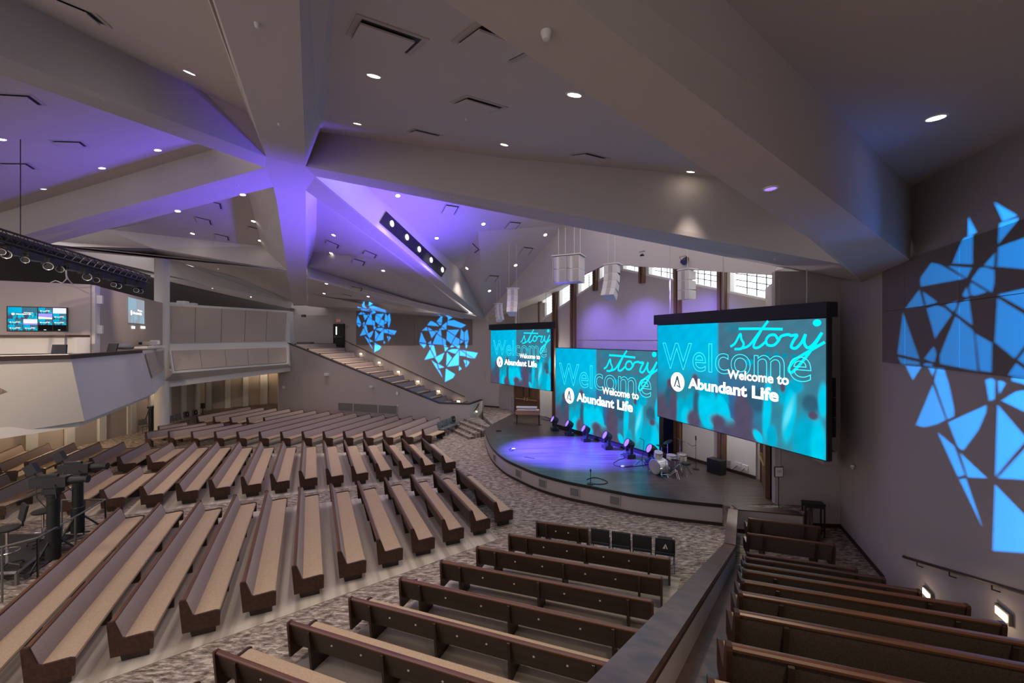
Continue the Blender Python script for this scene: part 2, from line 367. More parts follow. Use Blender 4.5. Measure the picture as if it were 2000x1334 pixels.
zt = lambda x: on_wl(x, np.interp(x, [640, 680, 770, 860, 923], [603, 606.7, 612.7, 620, 624.6])).z
for i, (xa, xb) in enumerate(((697, 810), (810.4, 922.5))):
    tag(on_wall_panel('acoustic_panel', WL0, WL1, xa, xb, on_wl((xa+xb)/2, 673.6).z, zt, .08, 'panel'),
        ('dark fabric wall panel behind the smaller heart', 'dark fabric wall panel behind the heart beside the stage')[i], 'panel', 'acoustic panels on the far hearts wall')
# stage wall with clerestory openings
bl = lambda x, z: (lambda p: Vector((p.x, p.y, z)))(on_bw(x, 660))
wins = [(1059.5, 1081.5), (1092.5, 1117), (1129.5, 1161.5), (1171, 1200.5), (1217, 1250.5), (1267, 1319), (1337.5, 1406), (1426, 1513)]
sill = lambda x: np.interp(x, [1000, 1060, 1161, 1206, 1513], [662, 625.6, 556, 526.5, 591])
head = lambda x: np.interp(x, [1000, 1054, 1130, 1206, 1206.01, 1516], [625, 591.5, 547.5, 492, 480, 506])-2
bd = (Vector(BW1)-Vector(BW0)).normalized(); bn = Vector((-bd.y, bd.x, 0)); bn = bn if bn.y > 0 else -bn     # away from the hall
def bwprism(name, pts2, m, off0, off1, parent=None):      # pts2: pixel outline on the stage wall plane
    p = [on_bw(x, y) for x, y in pts2]
    return MB().prism([q+bn*off0 for q in p], [q+bn*off1 for q in p]).obj(name, M[m], parent)
low = [(1040, 640), (1060, 625.6), (1161, 556), (1206, 526.5), (1513, 591), (1518, 592)]
p3 = [on_bw(x, y) for x, y in low]; base = [Vector((p3[-1].x, p3[-1].y, 0)), Vector((p3[0].x, p3[0].y, 0))]
b = MB().prism([q for q in p3]+base, [q+bn*.25 for q in p3]+[q+bn*.25 for q in base]); struct(b.obj('wall_stage', M['paint']))
edges = [1040]+[x for w in wins for x in w]+[1518]
for i in range(0, len(edges), 2):
    xa, xb = edges[i], edges[i+1]
    xs = [xa]+([1205.9, 1206.1] if xa < 1206 < xb else [])+[xb]
    struct(bwprism('wall_stage', [(x, sill(x)) for x in xs]+[(x, head(x)-6) for x in reversed(xs)], 'white', .001, .26))
for i, (xa, xb) in enumerate(wins):
    w = MB(); q = lambda x, y, o: on_bw(x, y)+bn*o
    wf = struct(bwprism('window_%d' % (i+1), [(xa, sill(xa)), (xb, sill(xb)), (xb, sill(xb)-4), (xa, sill(xa)-4)], 'white', .0, .45))
    bwprism('pane', [(xa-4, sill(xa)-2), (xb+3, sill(xb)-2), (xb+3, head(xb)-8), (xa-4, head(xa)-8)], 'day', .50, .52, wf)
    mb = MB(); nv = (1, 2, 3, 2, 3, 4, 5, 4)[i]
    for k in range(1, nv+1):
        x = xa+(xb-xa)*k/(nv+.6); mb.tube([q(x, sill(x)-2, .47), q(x, head(x)-4, .47)], .022, 4)
    for k in range(1, 7):
        ya = lambda x: sill(x)-4-(sill(x)-head(x))*k/6.3
        mb.tube([q(xa-3, ya(xa), .47), q(xb+3, ya(xb), .47)], .018, 4)
    mb.obj('muntin', M['vent'], wf)
# timber clad steel posts of the stage wall (run down to the stage unless cut short)
posts = [(1055.5, 2, 0, 0), (1085.5, 7.5, 0, 0), (1121.5, 9, 0, 0), (1164.5, 7, 568, 1), (1206, 8, 540, 1), (1256, 10, 553, 1), (1326, 12, 0, 0), (1412.5, 15, 0, 0), (1516, 5, 0, 0)]
for i, (x, w, yb, cut) in enumerate(posts):
    ra, rb = (x-w*.5), (x+w*.5)
    for h in ((ra, ra+w*.36), (rb-w*.36, rb)) if w > 6 else ((ra, rb),):
        hd = head(x)+1; bot = on_bw(x, yb).z if cut else .7
        p = [on_bw(h[0], hd), on_bw(h[1], hd)]; p0 = [Vector((q_.x, q_.y, bot)) for q_ in p]
        o = MB().prism([p0[0], p0[1], p[1], p[0]], [a-bn*.16 for a in (p0[0], p0[1], p[1], p[0])]).obj('trim_%d' % (i+1), M['postw']); struct(o)
    if w > 6:
        p = [on_bw(ra+w*.36, head(x)+1), on_bw(rb-w*.36, head(x)+1)]; p0 = [Vector((q_.x, q_.y, bot)) for q_ in p]
        struct(MB().prism([p0[0], p0[1], p[1], p[0]], [a-bn*.05 for a in (p0[0], p0[1], p[1], p[0])]).obj('trim_%d' % (i+1), M['white' if not cut else 'postw']))
# pale lower wall linings and purple backed drapes
def lining(xa, xb, z0, z1, m, off=.12, name='wall_lining'):
    p, q = on_bw(xa, 660), on_bw(xb, 660)
    return struct(MB().prism([(p.x, p.y, z0), (q.x, q.y, z0), (q.x, q.y, z1), (p.x, p.y, z1)], [(a.x-bn.x*off, a.y-bn.y*off, z) for a, z in ((p, z0), (q, z0), (q, z1), (p, z1))]).obj(name, M[m]))
lining(1335, 1404, .7, 3.4, 'white', .06); lining(1421, 1478, .7, 3.4, 'white', .06); lining(1288, 1318, .7, 3.6, 'bluewall', .1); lining(1060, 1083, .7, 2.6, 'white', .06)
lining(1128, 1319, 6.02, 6.12, 'paint', .03)
wall('wall_stage', (9.3, 16.6), (9.75, 16.2), 0, 3.6, 'white'); wall('wall_stage', (9.62, 16.2), (8.62, 13.98), 0, 8.0, 'paint', .15)
# double door far left of the stage, single door to its right, wing door
def door(name, A, B, z0, h, leaves, m, bar='gold', glass=True):
    A, B = Vector((*A, 0)), Vector((*B, 0)); d = (B-A).normalized(); n = Vector((-d.y, d.x, 0)); n = -n if n.dot(A) > 0 else n
    L = (B-A).length; R = Matrix((d, n, Vector((0, 0, 1)))).transposed()
    f = MB(); pt = lambda x, y, z: A+d*x+n*y+Vector((0, 0, z0+z))
    for x in (-.04, L+.04): f.box(pt(x, .03, h/2), (.09, .14, h), M=R)
    f.box(pt(L/2, .03, h+.04), (L+.17, .14, .09), M=R); root = struct(f.obj(name, M['door' if m == 'door' else 'doord']))
    lw = L/leaves
    for i in range(leaves):
        c = lw*(i+.5); lf = MB().box(pt(c, .03, h/2), (lw-.02, .05, h-.02), M=R).obj('door_leaf', M[m], root)
        s = 1 if i == 0 else -1
        MB().box(pt(c, .12, 1.02), (lw*.82, .05, .06), M=R).box(pt(c+s*lw*.4*(1 if leaves > 1 else -1), .1, 1.04), (.09, .07, .22), M=R).obj('push_bar', M[bar], lf)
        if glass: MB().box(pt(c+s*lw*.25*(1 if leaves > 1 else -1), .07, 1.6), (.1, .02, .75), M=R).obj('pane', M['day' if leaves == 1 and m == 'doord' else 'black'], lf)
    return root
door('door_1', (.26, 31.42), (1.9, 30.0), .7, 2.2, 2, 'door')
wall('wall_stage', (1.9, 29.98), (2.6, 29.1), 0, 2.5, 'white')
door('door_2', (9.42, 16.0), (8.72, 14.5), .7, 2.15, 1, 'door')
dA, dB = on_wl(654.5, 660), on_wl(672.5, 660)
door('door_3', (dA.x-.02, dA.y-.06), (dB.x-.02, dB.y-.06), 5.22, 2.15, 1, 'doord', 'steel')

# ------------------------------------------------------------------ floors, stage
struct(MB().slab([(-44, -6), (12, -6), (12, 14), (9.9, 34), (-16, 47), (-44, 47)], -.3, 0).obj('floor', M['carpet']))
zs = .7
lip = [(946.5, 838), (950, 853), (961, 874), (984, 894.7), (1014.7, 910), (1052.9, 925.3), (1103.9, 939.3), (1154.8, 949.5), (1205.8, 959.7), (1256.8, 968.6), (1333, 977.8), (1411, 985.5)]
def spline(pts, n=6):
    out = []; p = [Vector(q[:2]) for q in pts]
    for i in range(len(p)-1):
        a, b_, c, d = p[max(i-1, 0)], p[i], p[i+1], p[min(i+2, len(p)-1)]
        for k in range(n):
            t = k/n; out.append(.5*((2*b_)+(-a+c)*t+(2*a-5*b_+4*c-d)*t*t+(-a+3*b_-3*c+d)*t**3))
    return out+[p[-1]]
lipw = spline([G(x, y, zs) for x, y in lip], 5)
back = [(8.95, 13.98), (9.7, 16.6), (2.75, 29.9), (1.2, 31.2)]
left = [G(1003, 807.5, zs)[:2], G(962, 829, zs)[:2]]
woodxy = [tuple(p) for p in lipw]+[G(1437, 988, zs)[:2], G(1512, 984, zs)[:2]]+back+left
struct(MB().slab(woodxy, zs-.03, zs).obj('floor_stage', M['stagewood']))
inner = [(p.x, p.y) for p in lipw]
off = lambda pts, dd: [(a[0]*(1+dd/math.hypot(*a)), a[1]*(1+dd/math.hypot(*a))) for a in pts]
struct(MB().slab(off(inner, .02)+off(inner, .35)[::-1], .08, zs-.031).obj('wall_stage_front', M['paint']))
struct(MB().slab(off(inner, -.03)+off(inner, .012)[::-1], zs-.1, zs+.012).obj('trim_10', M['lip']))
struct(MB().slab(off(inner, -.01)+off(inner, .03)[::-1], 0, .1).obj('baseboard_stage', M['dark']))
# carpeted landings either side of the stage
cl = [G(942.5, 794.5, zs)[:2], G(982, 796, zs)[:2], G(1003, 806.5, zs)[:2], G(962, 828.5, zs)[:2], G(944, 812, zs)[:2]]
struct(MB().slab(cl, 0, zs-.004).obj('floor_landing', M['carpet']))
cr = [G(1411, 985.5, zs)[:2], G(1440, 993, zs)[:2], G(1500, 999, zs)[:2], G(1566, 1006, zs)[:2], (9.75, 13.82), (8.66, 13.9), G(1437, 987.6, zs)[:2]]
struct(MB().slab(cr, 0, zs-.004).obj('floor_landing', M['carpet']))
pw = [G(1439.5, 996.5, zs), G(1500, 1002, zs), G(1568, 1008.5, zs)]
struct(MB().slab([tuple(p[:2]) for p in pw]+[(p.x, p.y+.1) for p in reversed(pw)], 0, zs+.02).obj('wall_landing', M['paint']))
struct(MB().slab([(p.x, p.y-.06) for p in pw]+[(p.x, p.y+.32) for p in reversed(pw)], zs+.02, zs+.05).obj('trim_11', M['wood']))
struct(MB().slab([(p.x, p.y-.02) for p in pw]+[(p.x, p.y) for p in reversed(pw)], 0, .12).obj('baseboard_landing', M['dark']))
# steps from the far landing, beside the far wing
a_, b_ = Vector(G(944, 812, zs)[:2]), Vector(G(962, 828.5, zs)[:2])
for i in range(4):
    z = zs*(4-i)/5; o_ = Vector((-.33, -.28))*(i+1)
    q_ = [a_+o_+Vector((-1.0, -.1)), b_+o_*1.05, b_+o_*.2, a_+Vector((-.4, .5))]
    struct(MB().slab([tuple(v) for v in q_], 0, z).obj('floor_step', M['carpet']))
    MB().tube([(q_[0].x, q_[0].y, z+.012), (q_[1].x, q_[1].y, z+.012)], .018, 4).obj('step_nosing', M['steel']); struct(bpy.data.objects[-1]) if False else None
for o in [x for x in COL.objects if x.name.startswith('step_nosing')]: struct(o); o.name = 'trim_12'
# baseboards
def baseboard(name, A, B, z0=0, h=.12):
    A, B = Vector(A), Vector(B); d = (B-A).normalized(); n = Vector((-d.y, d.x)); n = -n if n.dot(A) > 0 else n
    struct(MB().slab([tuple(A), tuple(B), tuple(B+n*.025), tuple(A+n*.025)], z0, z0+h).obj(name, M['dark']))
baseboard('baseboard_right', (WR0[0]+.02, WR0[1]-.01), (WR1[0]-.02, WR1[1]-.01), 0, .12); baseboard('baseboard_right', WR1, (9.4, 10.75))
baseboard('baseboard_far', (-2.2, 33.7), (-1.0, 33.15), zs)
def bwb(xa, xb): p, q = on_bw(xa, 660), on_bw(xb, 660); struct(MB().prism([(a.x-bn.x*o_, a.y-bn.y*o_, zs) for a, o_ in ((p, .07), (q, .07), (q, .1), (p, .1))], [(a.x-bn.x*o_, a.y-bn.y*o_, zs+.12) for a, o_ in ((p, .07), (q, .07), (q, .1), (p, .1))]).obj('baseboard_stage', M['dark']))
bwb(1335, 1404); bwb(1421, 1478)
# near wing: floor steps rising to the viewer
WD = Vector((.9447, -.3280)); WN = Vector((-.3280, -.9447)).normalized()       # along the rows, up the steps
rowY = [12.5, 11.53, 10.47, 9.59, 8.62, 7.65, 6.68, 5.71, 4.74, 3.77, 2.8, 1.83, .86, -.11, -1.1]
rowX = [473, 473, 473, 473, 471.5, 471.5, 470.5, 468, 463.8, 459, 455, 452, 452, 452, 452]
rowZ = [0, 0, 0, .336, .71, 1.11, 1.475, 1.864, 2.23, 2.55, 2.93, 3.3, 3.66, 4.03, 4.4]
PR0, PR1 = Vector((6.99, 13.26)), Vector((5.75, 11.03)); PD = Vector((-.515, -.857)); PR2 = PR1+PD*19.5
def hit(p, d, A, B):
    A, B = Vector(A), Vector(B); e_ = B-A; den = d.x*e_.y-d.y*e_.x; w = A-p
    return p+d*((w.x*e_.y-w.y*e_.x)/den)
def wl_line(p): 
    l = hit(p, -WD, PR1, PR2) if p.y < 11.4 else hit(p, -WD, PR0, PR1)
    return l, hit(p, WD, WR1, WR2)
for i in range(3, 15):
    p = Vector((rowX[i]/F*rowY[i], rowY[i]))-WN*.62; q_ = p+WN*(1.12 if i < 14 else 4)
    (l0, r0), (l1, r1_) = wl_line(p), wl_line(q_)
    struct(MB().slab([l0, r0, r1_, l1], 0, rowZ[i]).obj('floor_wing', M['carpet']))
zi = lambda r: .72+.317*r
def sloped(name, A, B, zA, zB, w, side, h0, h1_, m):        # band along a sloping line; h0,h1 relative heights
    d = (B-A).normalized(); n = Vector((d.y, -d.x))*side
    c = [A, B, B+n*w, A+n*w]; zz = [zA, zB, zB, zA]
    return struct(MB().prism([(p.x, p.y, z+h0) for p, z in zip(c, zz)], [(p.x, p.y, z+h1_) for p, z in zip(c, zz)]).obj(name, M[m]))
L_ = 19.5
b = MB(); dn = Vector((PD.y, -PD.x)); dn = -dn if dn.x > 0 else dn                      # towards the hall
b.prism([(PR1.x, PR1.y, 0), (PR2.x, PR2.y, 0), (PR2.x+dn.x*.2, PR2.y+dn.y*.2, 0), (PR1.x+dn.x*.2, PR1.y+dn.y*.2, 0)],
        [(PR1.x, PR1.y, .68), (PR2.x, PR2.y, zi(L_)-.04), (PR2.x+dn.x*.2, PR2.y+dn.y*.2, zi(L_)-.04), (PR1.x+dn.x*.2, PR1.y+dn.y*.2, .68)])
struct(b.obj('wall_parapet', M['paint']))
struct(MB().slab([PR0, PR1, PR1+Vector((-.18, .08)), PR0+Vector((-.18, .1))], 0, .7).obj('wall_parapet', M['paint']))
def cap(z0f, h, w0, w1, m):
    A, B, C_ = PR0, PR1, PR2; o0 = Vector((-.87, .49)); o1 = dn
    ins = .03
    lo = [A-o0*ins, B-o0*ins, B+o0*w0, A+o0*w0]
    b = MB().prism([(p.x, p.y, .76+z0f) for p in lo], [(p.x, p.y, .76+z0f+h) for p in lo])
    q_ = [B-o1*ins, C_-o1*ins, C_+o1*w1, B+o1*w0]; zz = [.74, zi(L_)+.02, zi(L_)+.02, .74]
    b.prism([(p.x, p.y, z+z0f) for p, z in zip(q_, zz)], [(p.x, p.y, z+z0f+h) for p, z in zip(q_, zz)])
    return b
struct(cap(-.05, .07, .24, .30, 'wood').obj('trim_13', M['capw'])); struct(cap(-.09, .04, .22, .28, 'wood').obj('trim_14', M['dark']))
# timber strip at the foot of the parapet inside the wing
wn0 = -dn; pa, pb = PR1+PD*1.0, PR2
struct(MB().prism([(p.x, p.y, z) for p, z in ((pa, 0), (pb, 4), (pb+wn0*.6, 4), (pa+wn0*.2, 0))], [(p.x, p.y, z) for p, z in ((pa, zi(1)-.44), (pb, zi(19.5)-.44), (pb+wn0*.6, zi(19.5)-.44), (pa+wn0*.2, zi(1)-.44))]).obj('trim_19', M['capw']))
b = MB(); wn = -dn
q_ = [PR1+wn*.0-PD*-.3, PR2, PR2+wn*.75, PR1+wn*.28+PD*.3]
for i in range(3, 15):
    p = Vector((rowX[i]/F*rowY[i], rowY[i]))-WN*.62; e1 = p+WN*1.0
    (l0, _), (l1, _) = wl_line(p), wl_line(e1)
    b.slab([l0, l0+WD*.26, l1+WD*.26, l1], rowZ[i], rowZ[i]+.012)
struct(b.obj('trim_15', M['wood']))
# far wing: side wall, cap, stepped floor
pwt = [(925.5, 789), (857, 788), (565, 672)]
pt3 = [on_pw(x, y) for x, y in pwt]; pd = (Vector(PW1)-Vector(PW0)).normalized(); pn = Vector((-pd.y, pd.x)); pn = pn if pn.y > 0 else -pn
end = Vector((PW1[0], PW1[1], 5.9))
prof = [Vector((PW0[0], PW0[1], 1.42))]+pt3[1:]+[end, Vector((PW1[0], PW1[1], 0)), Vector((PW0[0], PW0[1], 0))]
struct(MB().prism(prof, [(p.x+pn.x*.2, p.y+pn.y*.2, p.z) for p in prof]).obj('wall_wing', M['paint']))
tp = [Vector((PW0[0], PW0[1], 1.42))]+pt3[1:]+[end]
b = MB()
for a, c in zip(tp, tp[1:]):
    b.prism([(a.x-pn.x*.03, a.y-pn.y*.03, a.z), (c.x-pn.x*.03, c.y-pn.y*.03, c.z), (c.x+pn.x*.25, c.y+pn.y*.25, c.z), (a.x+pn.x*.25, a.y+pn.y*.25, a.z)],
            [(a.x-pn.x*.03, a.y-pn.y*.03, a.z+.07), (c.x-pn.x*.03, c.y-pn.y*.03, c.z+.07), (c.x+pn.x*.25, c.y+pn.y*.25, c.z+.07), (a.x+pn.x*.25, a.y+pn.y*.25, a.z+.07)])
wend = [on_pw(925.5, 789), P(942.5, 782, 32.0)]; wend[0] = Vector((PW0[0], PW0[1], 1.42))
b.prism([(wend[0].x, wend[0].y, 1.42), (wend[1].x, wend[1].y, wend[1].z), (wend[1].x-.2, wend[1].y+.1, wend[1].z), (wend[0].x-.2, wend[0].y+.15, 1.42)],
        [(wend[0].x, wend[0].y, 1.49), (wend[1].x, wend[1].y, wend[1].z+.07), (wend[1].x-.2, wend[1].y+.1, wend[1].z+.07), (wend[0].x-.2, wend[0].y+.15, 1.49)])
struct(b.obj('trim_16', M['dark']))
struct(MB().prism([(wend[0].x, wend[0].y, 0), (wend[1].x, wend[1].y, 0), (wend[1].x-.15, wend[1].y+.1, 0), (wend[0].x-.15, wend[0].y+.15, 0)],
                  [(wend[0].x, wend[0].y, 1.42), (wend[1].x, wend[1].y, wend[1].z), (wend[1].x-.15, wend[1].y+.1, wend[1].z), (wend[0].x-.15, wend[0].y+.15, 1.42)]).obj('wall_wing', M['white']))
baseboard('baseboard_wing', PW0, PW1)
lx = [576, 600.6, 624, 648, 673, 697, 722, 746.4, 771, 795, 820.8, 846.4]; ly = [673, 682, 692, 701.8, 711.5, 721.3, 730.9, 740.5, 751, 760.8, 771, 780.8]
rx = [655, 672.5, 691, 709, 728, 746.6, 766, 787, 808, 827, 849.6, 870.4]
PI0, PI1 = Vector(PW0)+pn*.3, Vector(PW1)+pn*.3
farrows = []
for x, y, x2 in zip(lx, ly, rx):
    a = VPL(x, y-1.2, PI0, PI1); dd = Vector((math.cos(math.radians(71.5)), math.sin(math.radians(71.5)))); r = (x2-CX)/F
    t = (a.x-r*a.y)/(r*dd.y-dd.x); bq = Vector((a.x+dd.x*t, a.y+dd.y*t, a.z)); farrows.append((a, bq))
for x, y, x2, y2 in ((877, 788, 890, 775), (899, 788.5, 912, 776.5)):
    a = VPL(x, 0, PI0, PI1); a.z = 1.42; bq = VPL(x2, 0, (a.x, a.y), (a.x+dd.x, a.y+dd.y)); bq.z = 1.42; farrows.append((a, bq))
FD = Vector((dd.y, -dd.x))                                         # towards the stage
for a, bq in farrows:
    fz = a.z-.82
    if fz < .3: continue
    p = Vector(a[:2])+FD*.85; q_ = p-FD*1.25
    l0, r0 = hit(p, -dd, PI0-pn*.09, PI1-pn*.09), hit(p, dd, WL0, WL1); l1, r1_ = hit(q_, -dd, PI0-pn*.09, PI1-pn*.09), hit(q_, dd, WL0, WL1)
    struct(MB().slab([l0, r0, r1_, l1], 0, fz).obj('floor_wing', M['carpet']))

# ------------------------------------------------------------------ pews
PC = {}
def cached(key, fn):
    if key not in PC: PC[key] = fn()
    return PC[key]
def pew_meshes(L, style):
    h = L/2; d = {}
    d['seat'] = MB().profx([(-.16, .40), (.27, .375), (.325, .39), (.335, .42), (.32, .455), (.27, .47), (-.12, .452)], -h+.045, h-.045).mesh('seat', M['seat'], True)
    d['backrest'] = MB().profx([(-.165, .43), (-.105, .44), (-.125, .52), (-.215, .765), (-.235, .79), (-.275, .79)], -h+.045, h-.045).mesh('backrest', M['back'], True)
    rm = {'d': 'rearwood', 'a': 'rearwood', 'w': 'rearfab'}[style]
    d['back_panel'] = MB().profx([(-.17, .36), (-.195, .35), (-.305, .78), (-.277, .79)], -h+.045, h-.045).mesh('back_panel', M[rm])
    d['top_rail'] = MB().profx([(-.322, .785), (-.325, .81), (-.31, .828), (-.27, .832), (-.245, .822), (-.24, .795), (-.28, .78)], -h+.03, h-.03).mesh('top_rail', M['wood_l'], True)
    d['end'] = MB().profx([(-.345, .80), (-.335, .835), (-.25, .835), (-.235, .81), (-.13, .50), (-.09, .475), (.27, .495), (.345, .47), (.34, .17), (-.29, .17)], 0, .05).mesh('end_panel', M['wood'])
    d['support'] = MB().profx([(-.335, .76), (-.30, .78), (-.20, .38), (.18, .37), (.24, .36), (.24, 0), (-.25, 0)] if style != 'a' else
                              [(-.29, .60), (-.26, .62), (-.20, .38), (.18, .37), (.25, .36), (.25, 0), (-.16, 0)], -.025, .025).mesh('support', M['rearwood'])
    d['tag'] = MB().box((0, 0, 0), (.035, .006, .035), M=Matrix.Rotation(-.25, 3, 'X')).mesh('seat_tag', M['brass'])
    return d
def pew(a, b, z, style, label, group, sup=None):
    a, b = Vector(a[:2]), Vector(b[:2]); u = (b-a).normalized(); n = Vector((-u.y, u.x)); L = (b-a).length
    Lq = round(L*20)/20; m = (a+b)/2+n*.29
    r = thing('pew', label, 'pew', (m.x, m.y, z), math.atan2(u.y, u.x), group)
    d = cached(('pew', Lq, style), lambda: pew_meshes(Lq, style))
    for k in ('seat', 'backrest', 'back_panel', 'top_rail'): link(k, d[k], r)
    e0 = link('end_panel', d['end'], r); e0.location.x = -Lq/2; e1 = link('end_panel', d['end'], r); e1.location.x = Lq/2-.05
    ins = .14 if style == 'a' else min(.5, Lq*.2); n_ = max(2, int(round((Lq-2*ins)/1.75))+1)
    xs = [-Lq/2+ins+(Lq-2*ins)*i/(n_-1) for i in range(n_)]
    for x in xs: s = link('support', d['support'], r); s.location.x = x
    if style == 'd':
        for i in range(n_-1):
            for t in (.3, .7):
                s = link('seat_tag', d['tag'], r); s.location = (xs[i]+(xs[i+1]-xs[i])*t, -.262, .60); s['label'] = 'small silver number tag'
    return r
def pad(name, ab, mf, mb, me):
    """carpet field under a block of pews: ab = list of (a, b) seat-back ends from the front row to the back row"""
    (a0_, b0_), (a1_, b1_) = ab[0], ab[-1]
    u = (Vector(b0_[:2])-Vector(a0_[:2])).normalized(); n = Vector((-u.y, u.x))
    q_ = [Vector(a0_[:2])+n*mf-u*me, Vector(b0_[:2])+n*mf+u*me, Vector(b1_[:2])-n*mb+u*me, Vector(a1_[:2])-n*mb-u*me]
    c = sum(q_, Vector((0, 0)))/4; rz = math.atan2(u.y, u.x); o = MB().slab([Matrix.Rotation(-rz, 2)@(v-c) for v in q_], 0, .012).obj(name, M['stripe']); o.location = (c.x, c.y, 0); o.rotation_euler.z = rz; return struct(o)
Z8 = .82
g8 = lambda x, y: G(x, y, Z8)
blkA = [((892, 915.3), (967.5, 982.6)), ((847.6, 921.7), (920, 999)), ((803, 927), (865.6, 1016.3)), ((751.5, 933), (805.5, 1035)), ((699, 940), (739, 1056)), ((646, 945), (663, 1080)),
        ((585, 952), (574.5, 1108)), ((521, 959), (474, 1140)), ((459, 967), (355.5, 1176.5)), ((389, 978), (215, 1219)), ((311, 983), (48, 1270)), ((232, 992), (-150, 1330))]
blkB = [((823.9, 856), (864, 891)), ((785, 856.7), (823, 896)), ((748, 858), (781, 901.3)), ((710, 858.5), (735.4, 906.4)), ((671.7, 859.3), (688, 911.5)), ((631.4, 860.5), (638.6, 916.6)),
        ((591.4, 861), (586, 921)), ((552, 862), (530, 927)), ((508, 862.8), (473, 932.5)), ((466, 862.6), (410, 938.5)), ((422.7, 862.6), (346, 945)), ((378.6, 862.6), (275, 951.7))]
blkB2 = [((334.3, 863.5), (288, 890.4)), ((286.7, 863.6), (230.6, 893)), ((239.5, 863.5), (176, 895.5)), ((192.4, 863.8), (112, 898)), ((142.7, 865), (49.7, 903)), ((93, 866), (-8, 908)), ((39.5, 868), (-60, 910)) ]
blkB3 = [((271.4, 910), (197.5, 958)), ((211.5, 912), (118.5, 964)), ((79, 919.7), (-42, 975)), ((11.5, 925), (-110, 975))]
blkC = [((852, 828.8), (824.8, 838.6)), ((856.8, 815), (787.5, 841.5)), ((829.6, 814), (748.7, 842.2)), ((803, 812.8), (710.2, 843)), ((776, 811), (670.7, 843.1)), ((748.8, 809.6), (631, 843.5)),
        ((721.6, 808), (590, 843.6)), ((694.4, 806), (548, 844)), ((668.8, 804.8), (506, 844)), ((641.6, 803), (463, 843.8)), ((616, 801.5), (419, 843.7)), ((472, 826.6), (374, 843.7)), ((437, 825.7), (328, 843)), ((403, 825.2), (283, 844.6)), ((366, 824.8), (308, 833.2))]
blkC2 = [((591, 800), (514.5, 816)), ((565, 798), (482, 815.8)), ((538.8, 797), (449, 815.4)), ((513.6, 796), (416.8, 814)), ((488, 794), (384, 813.6))]
blkD = [((1046.5, 1018.8), (1150, 1032.5)), ((992.6, 1043.8), (1310.6, 1092.6)), ((931, 1068.9), (1294, 1130)), ((860.6, 1096.4), (1276.8, 1175)), ((780.5, 1130.2), (1254, 1235)),
        ((682.8, 1167.8), (1222, 1308)), ((565, 1215.3), (1184, 1408)), ((420.6, 1271.7), (1130, 1540)), ((300, 1346), (1060, 1770))]
names = dict(A='block of long pews across the middle of the hall', B='block of shorter pews behind the cross aisle', B2='short pews in the outer block by the booth', B3='short pews beside the camera platform',
             C='far block whose ends touch the wing wall', C2='rear cluster by the lit panels under the balcony', D='block with its wooden backs turned, beside the parapet')
def block(rows, key, style, lead='tan cushioned wooden pew'):
    ab = []
    for i, (p, q_) in enumerate(rows):
        a, b_ = g8(*p), g8(*q_); ab.append((a, b_))
        pew(a, b_, 0.012, style, '%s, %s from the stage, %s' % (lead, ORD[i], {'A': 'in the middle block of long pews', 'B': 'in the block behind the cross aisle', 'B2': 'in the short row under the booth',
            'B3': 'among short pews beside the camera platform', 'C': 'in the far block by the wing wall', 'C2': 'in the cluster by lit balcony panels', 'D': 'in the block beside the parapet'}[key]),
            {'A': 'middle block pews', 'B': 'pews behind the cross aisle', 'B2': 'short outer pews', 'B3': 'pews beside the camera platform', 'C': 'far block pews', 'C2': 'rear cluster pews', 'D': 'pews beside the parapet'}[key])
    return ab
abA = block(blkA, 'A', 'a'); abB = block(blkB, 'B', 'a'); abB2 = block(blkB2, 'B2', 'a'); abB3 = block(blkB3, 'B3', 'a')
abC = block(blkC, 'C', 'a'); abC2 = block(blkC2, 'C2', 'a'); abD = block(blkD, 'D', 'd', 'wooden-backed pew')
pad('floor_pew_field', abA[1:], .75, .4, .42); pad('floor_pew_field', abB[1:], .75, .4, .3); pad('floor_pew_field', abC[2:11], .75, .4, .12); pad('floor_pew_field', abD[1:], .75, .4, .25)
pad('floor_pew_field', abB2, .75, .4, .1); pad('floor_pew_field', abB3[:3], .6, .3, .1)
# near wing pews
rr_end = {0: 602.8, 1: 630.8, 2: 674.5, 3: 727.7, 4: 797, 5: 891.5}
for i in range(11):
    a = Vector((rowX[i]/F*rowY[i], rowY[i]))-WD*.16
    if i in rr_end:
        r = rr_end[i]/F; t = (a.x-r*a.y)/(r*WD.y-WD.x); b_ = a+WD*t
    else: b_ = hit(a, WD, WR1, WR2)-WD*.75
    pew(a, b_, rowZ[i]+.005, 'w', 'brown-backed pew with waxed rail, %s up from the stage end in the stepped near wing' % ORD[i], 'pews of the near wing')
for i, (a, b_) in enumerate(reversed(farrows)):
    pew(b_-(b_-a)*.0, a, a.z-.82, 'a', 'grey-tan pew on the far stepped wing, %s up from the stage' % ORD[i], 'pews of the far wing')

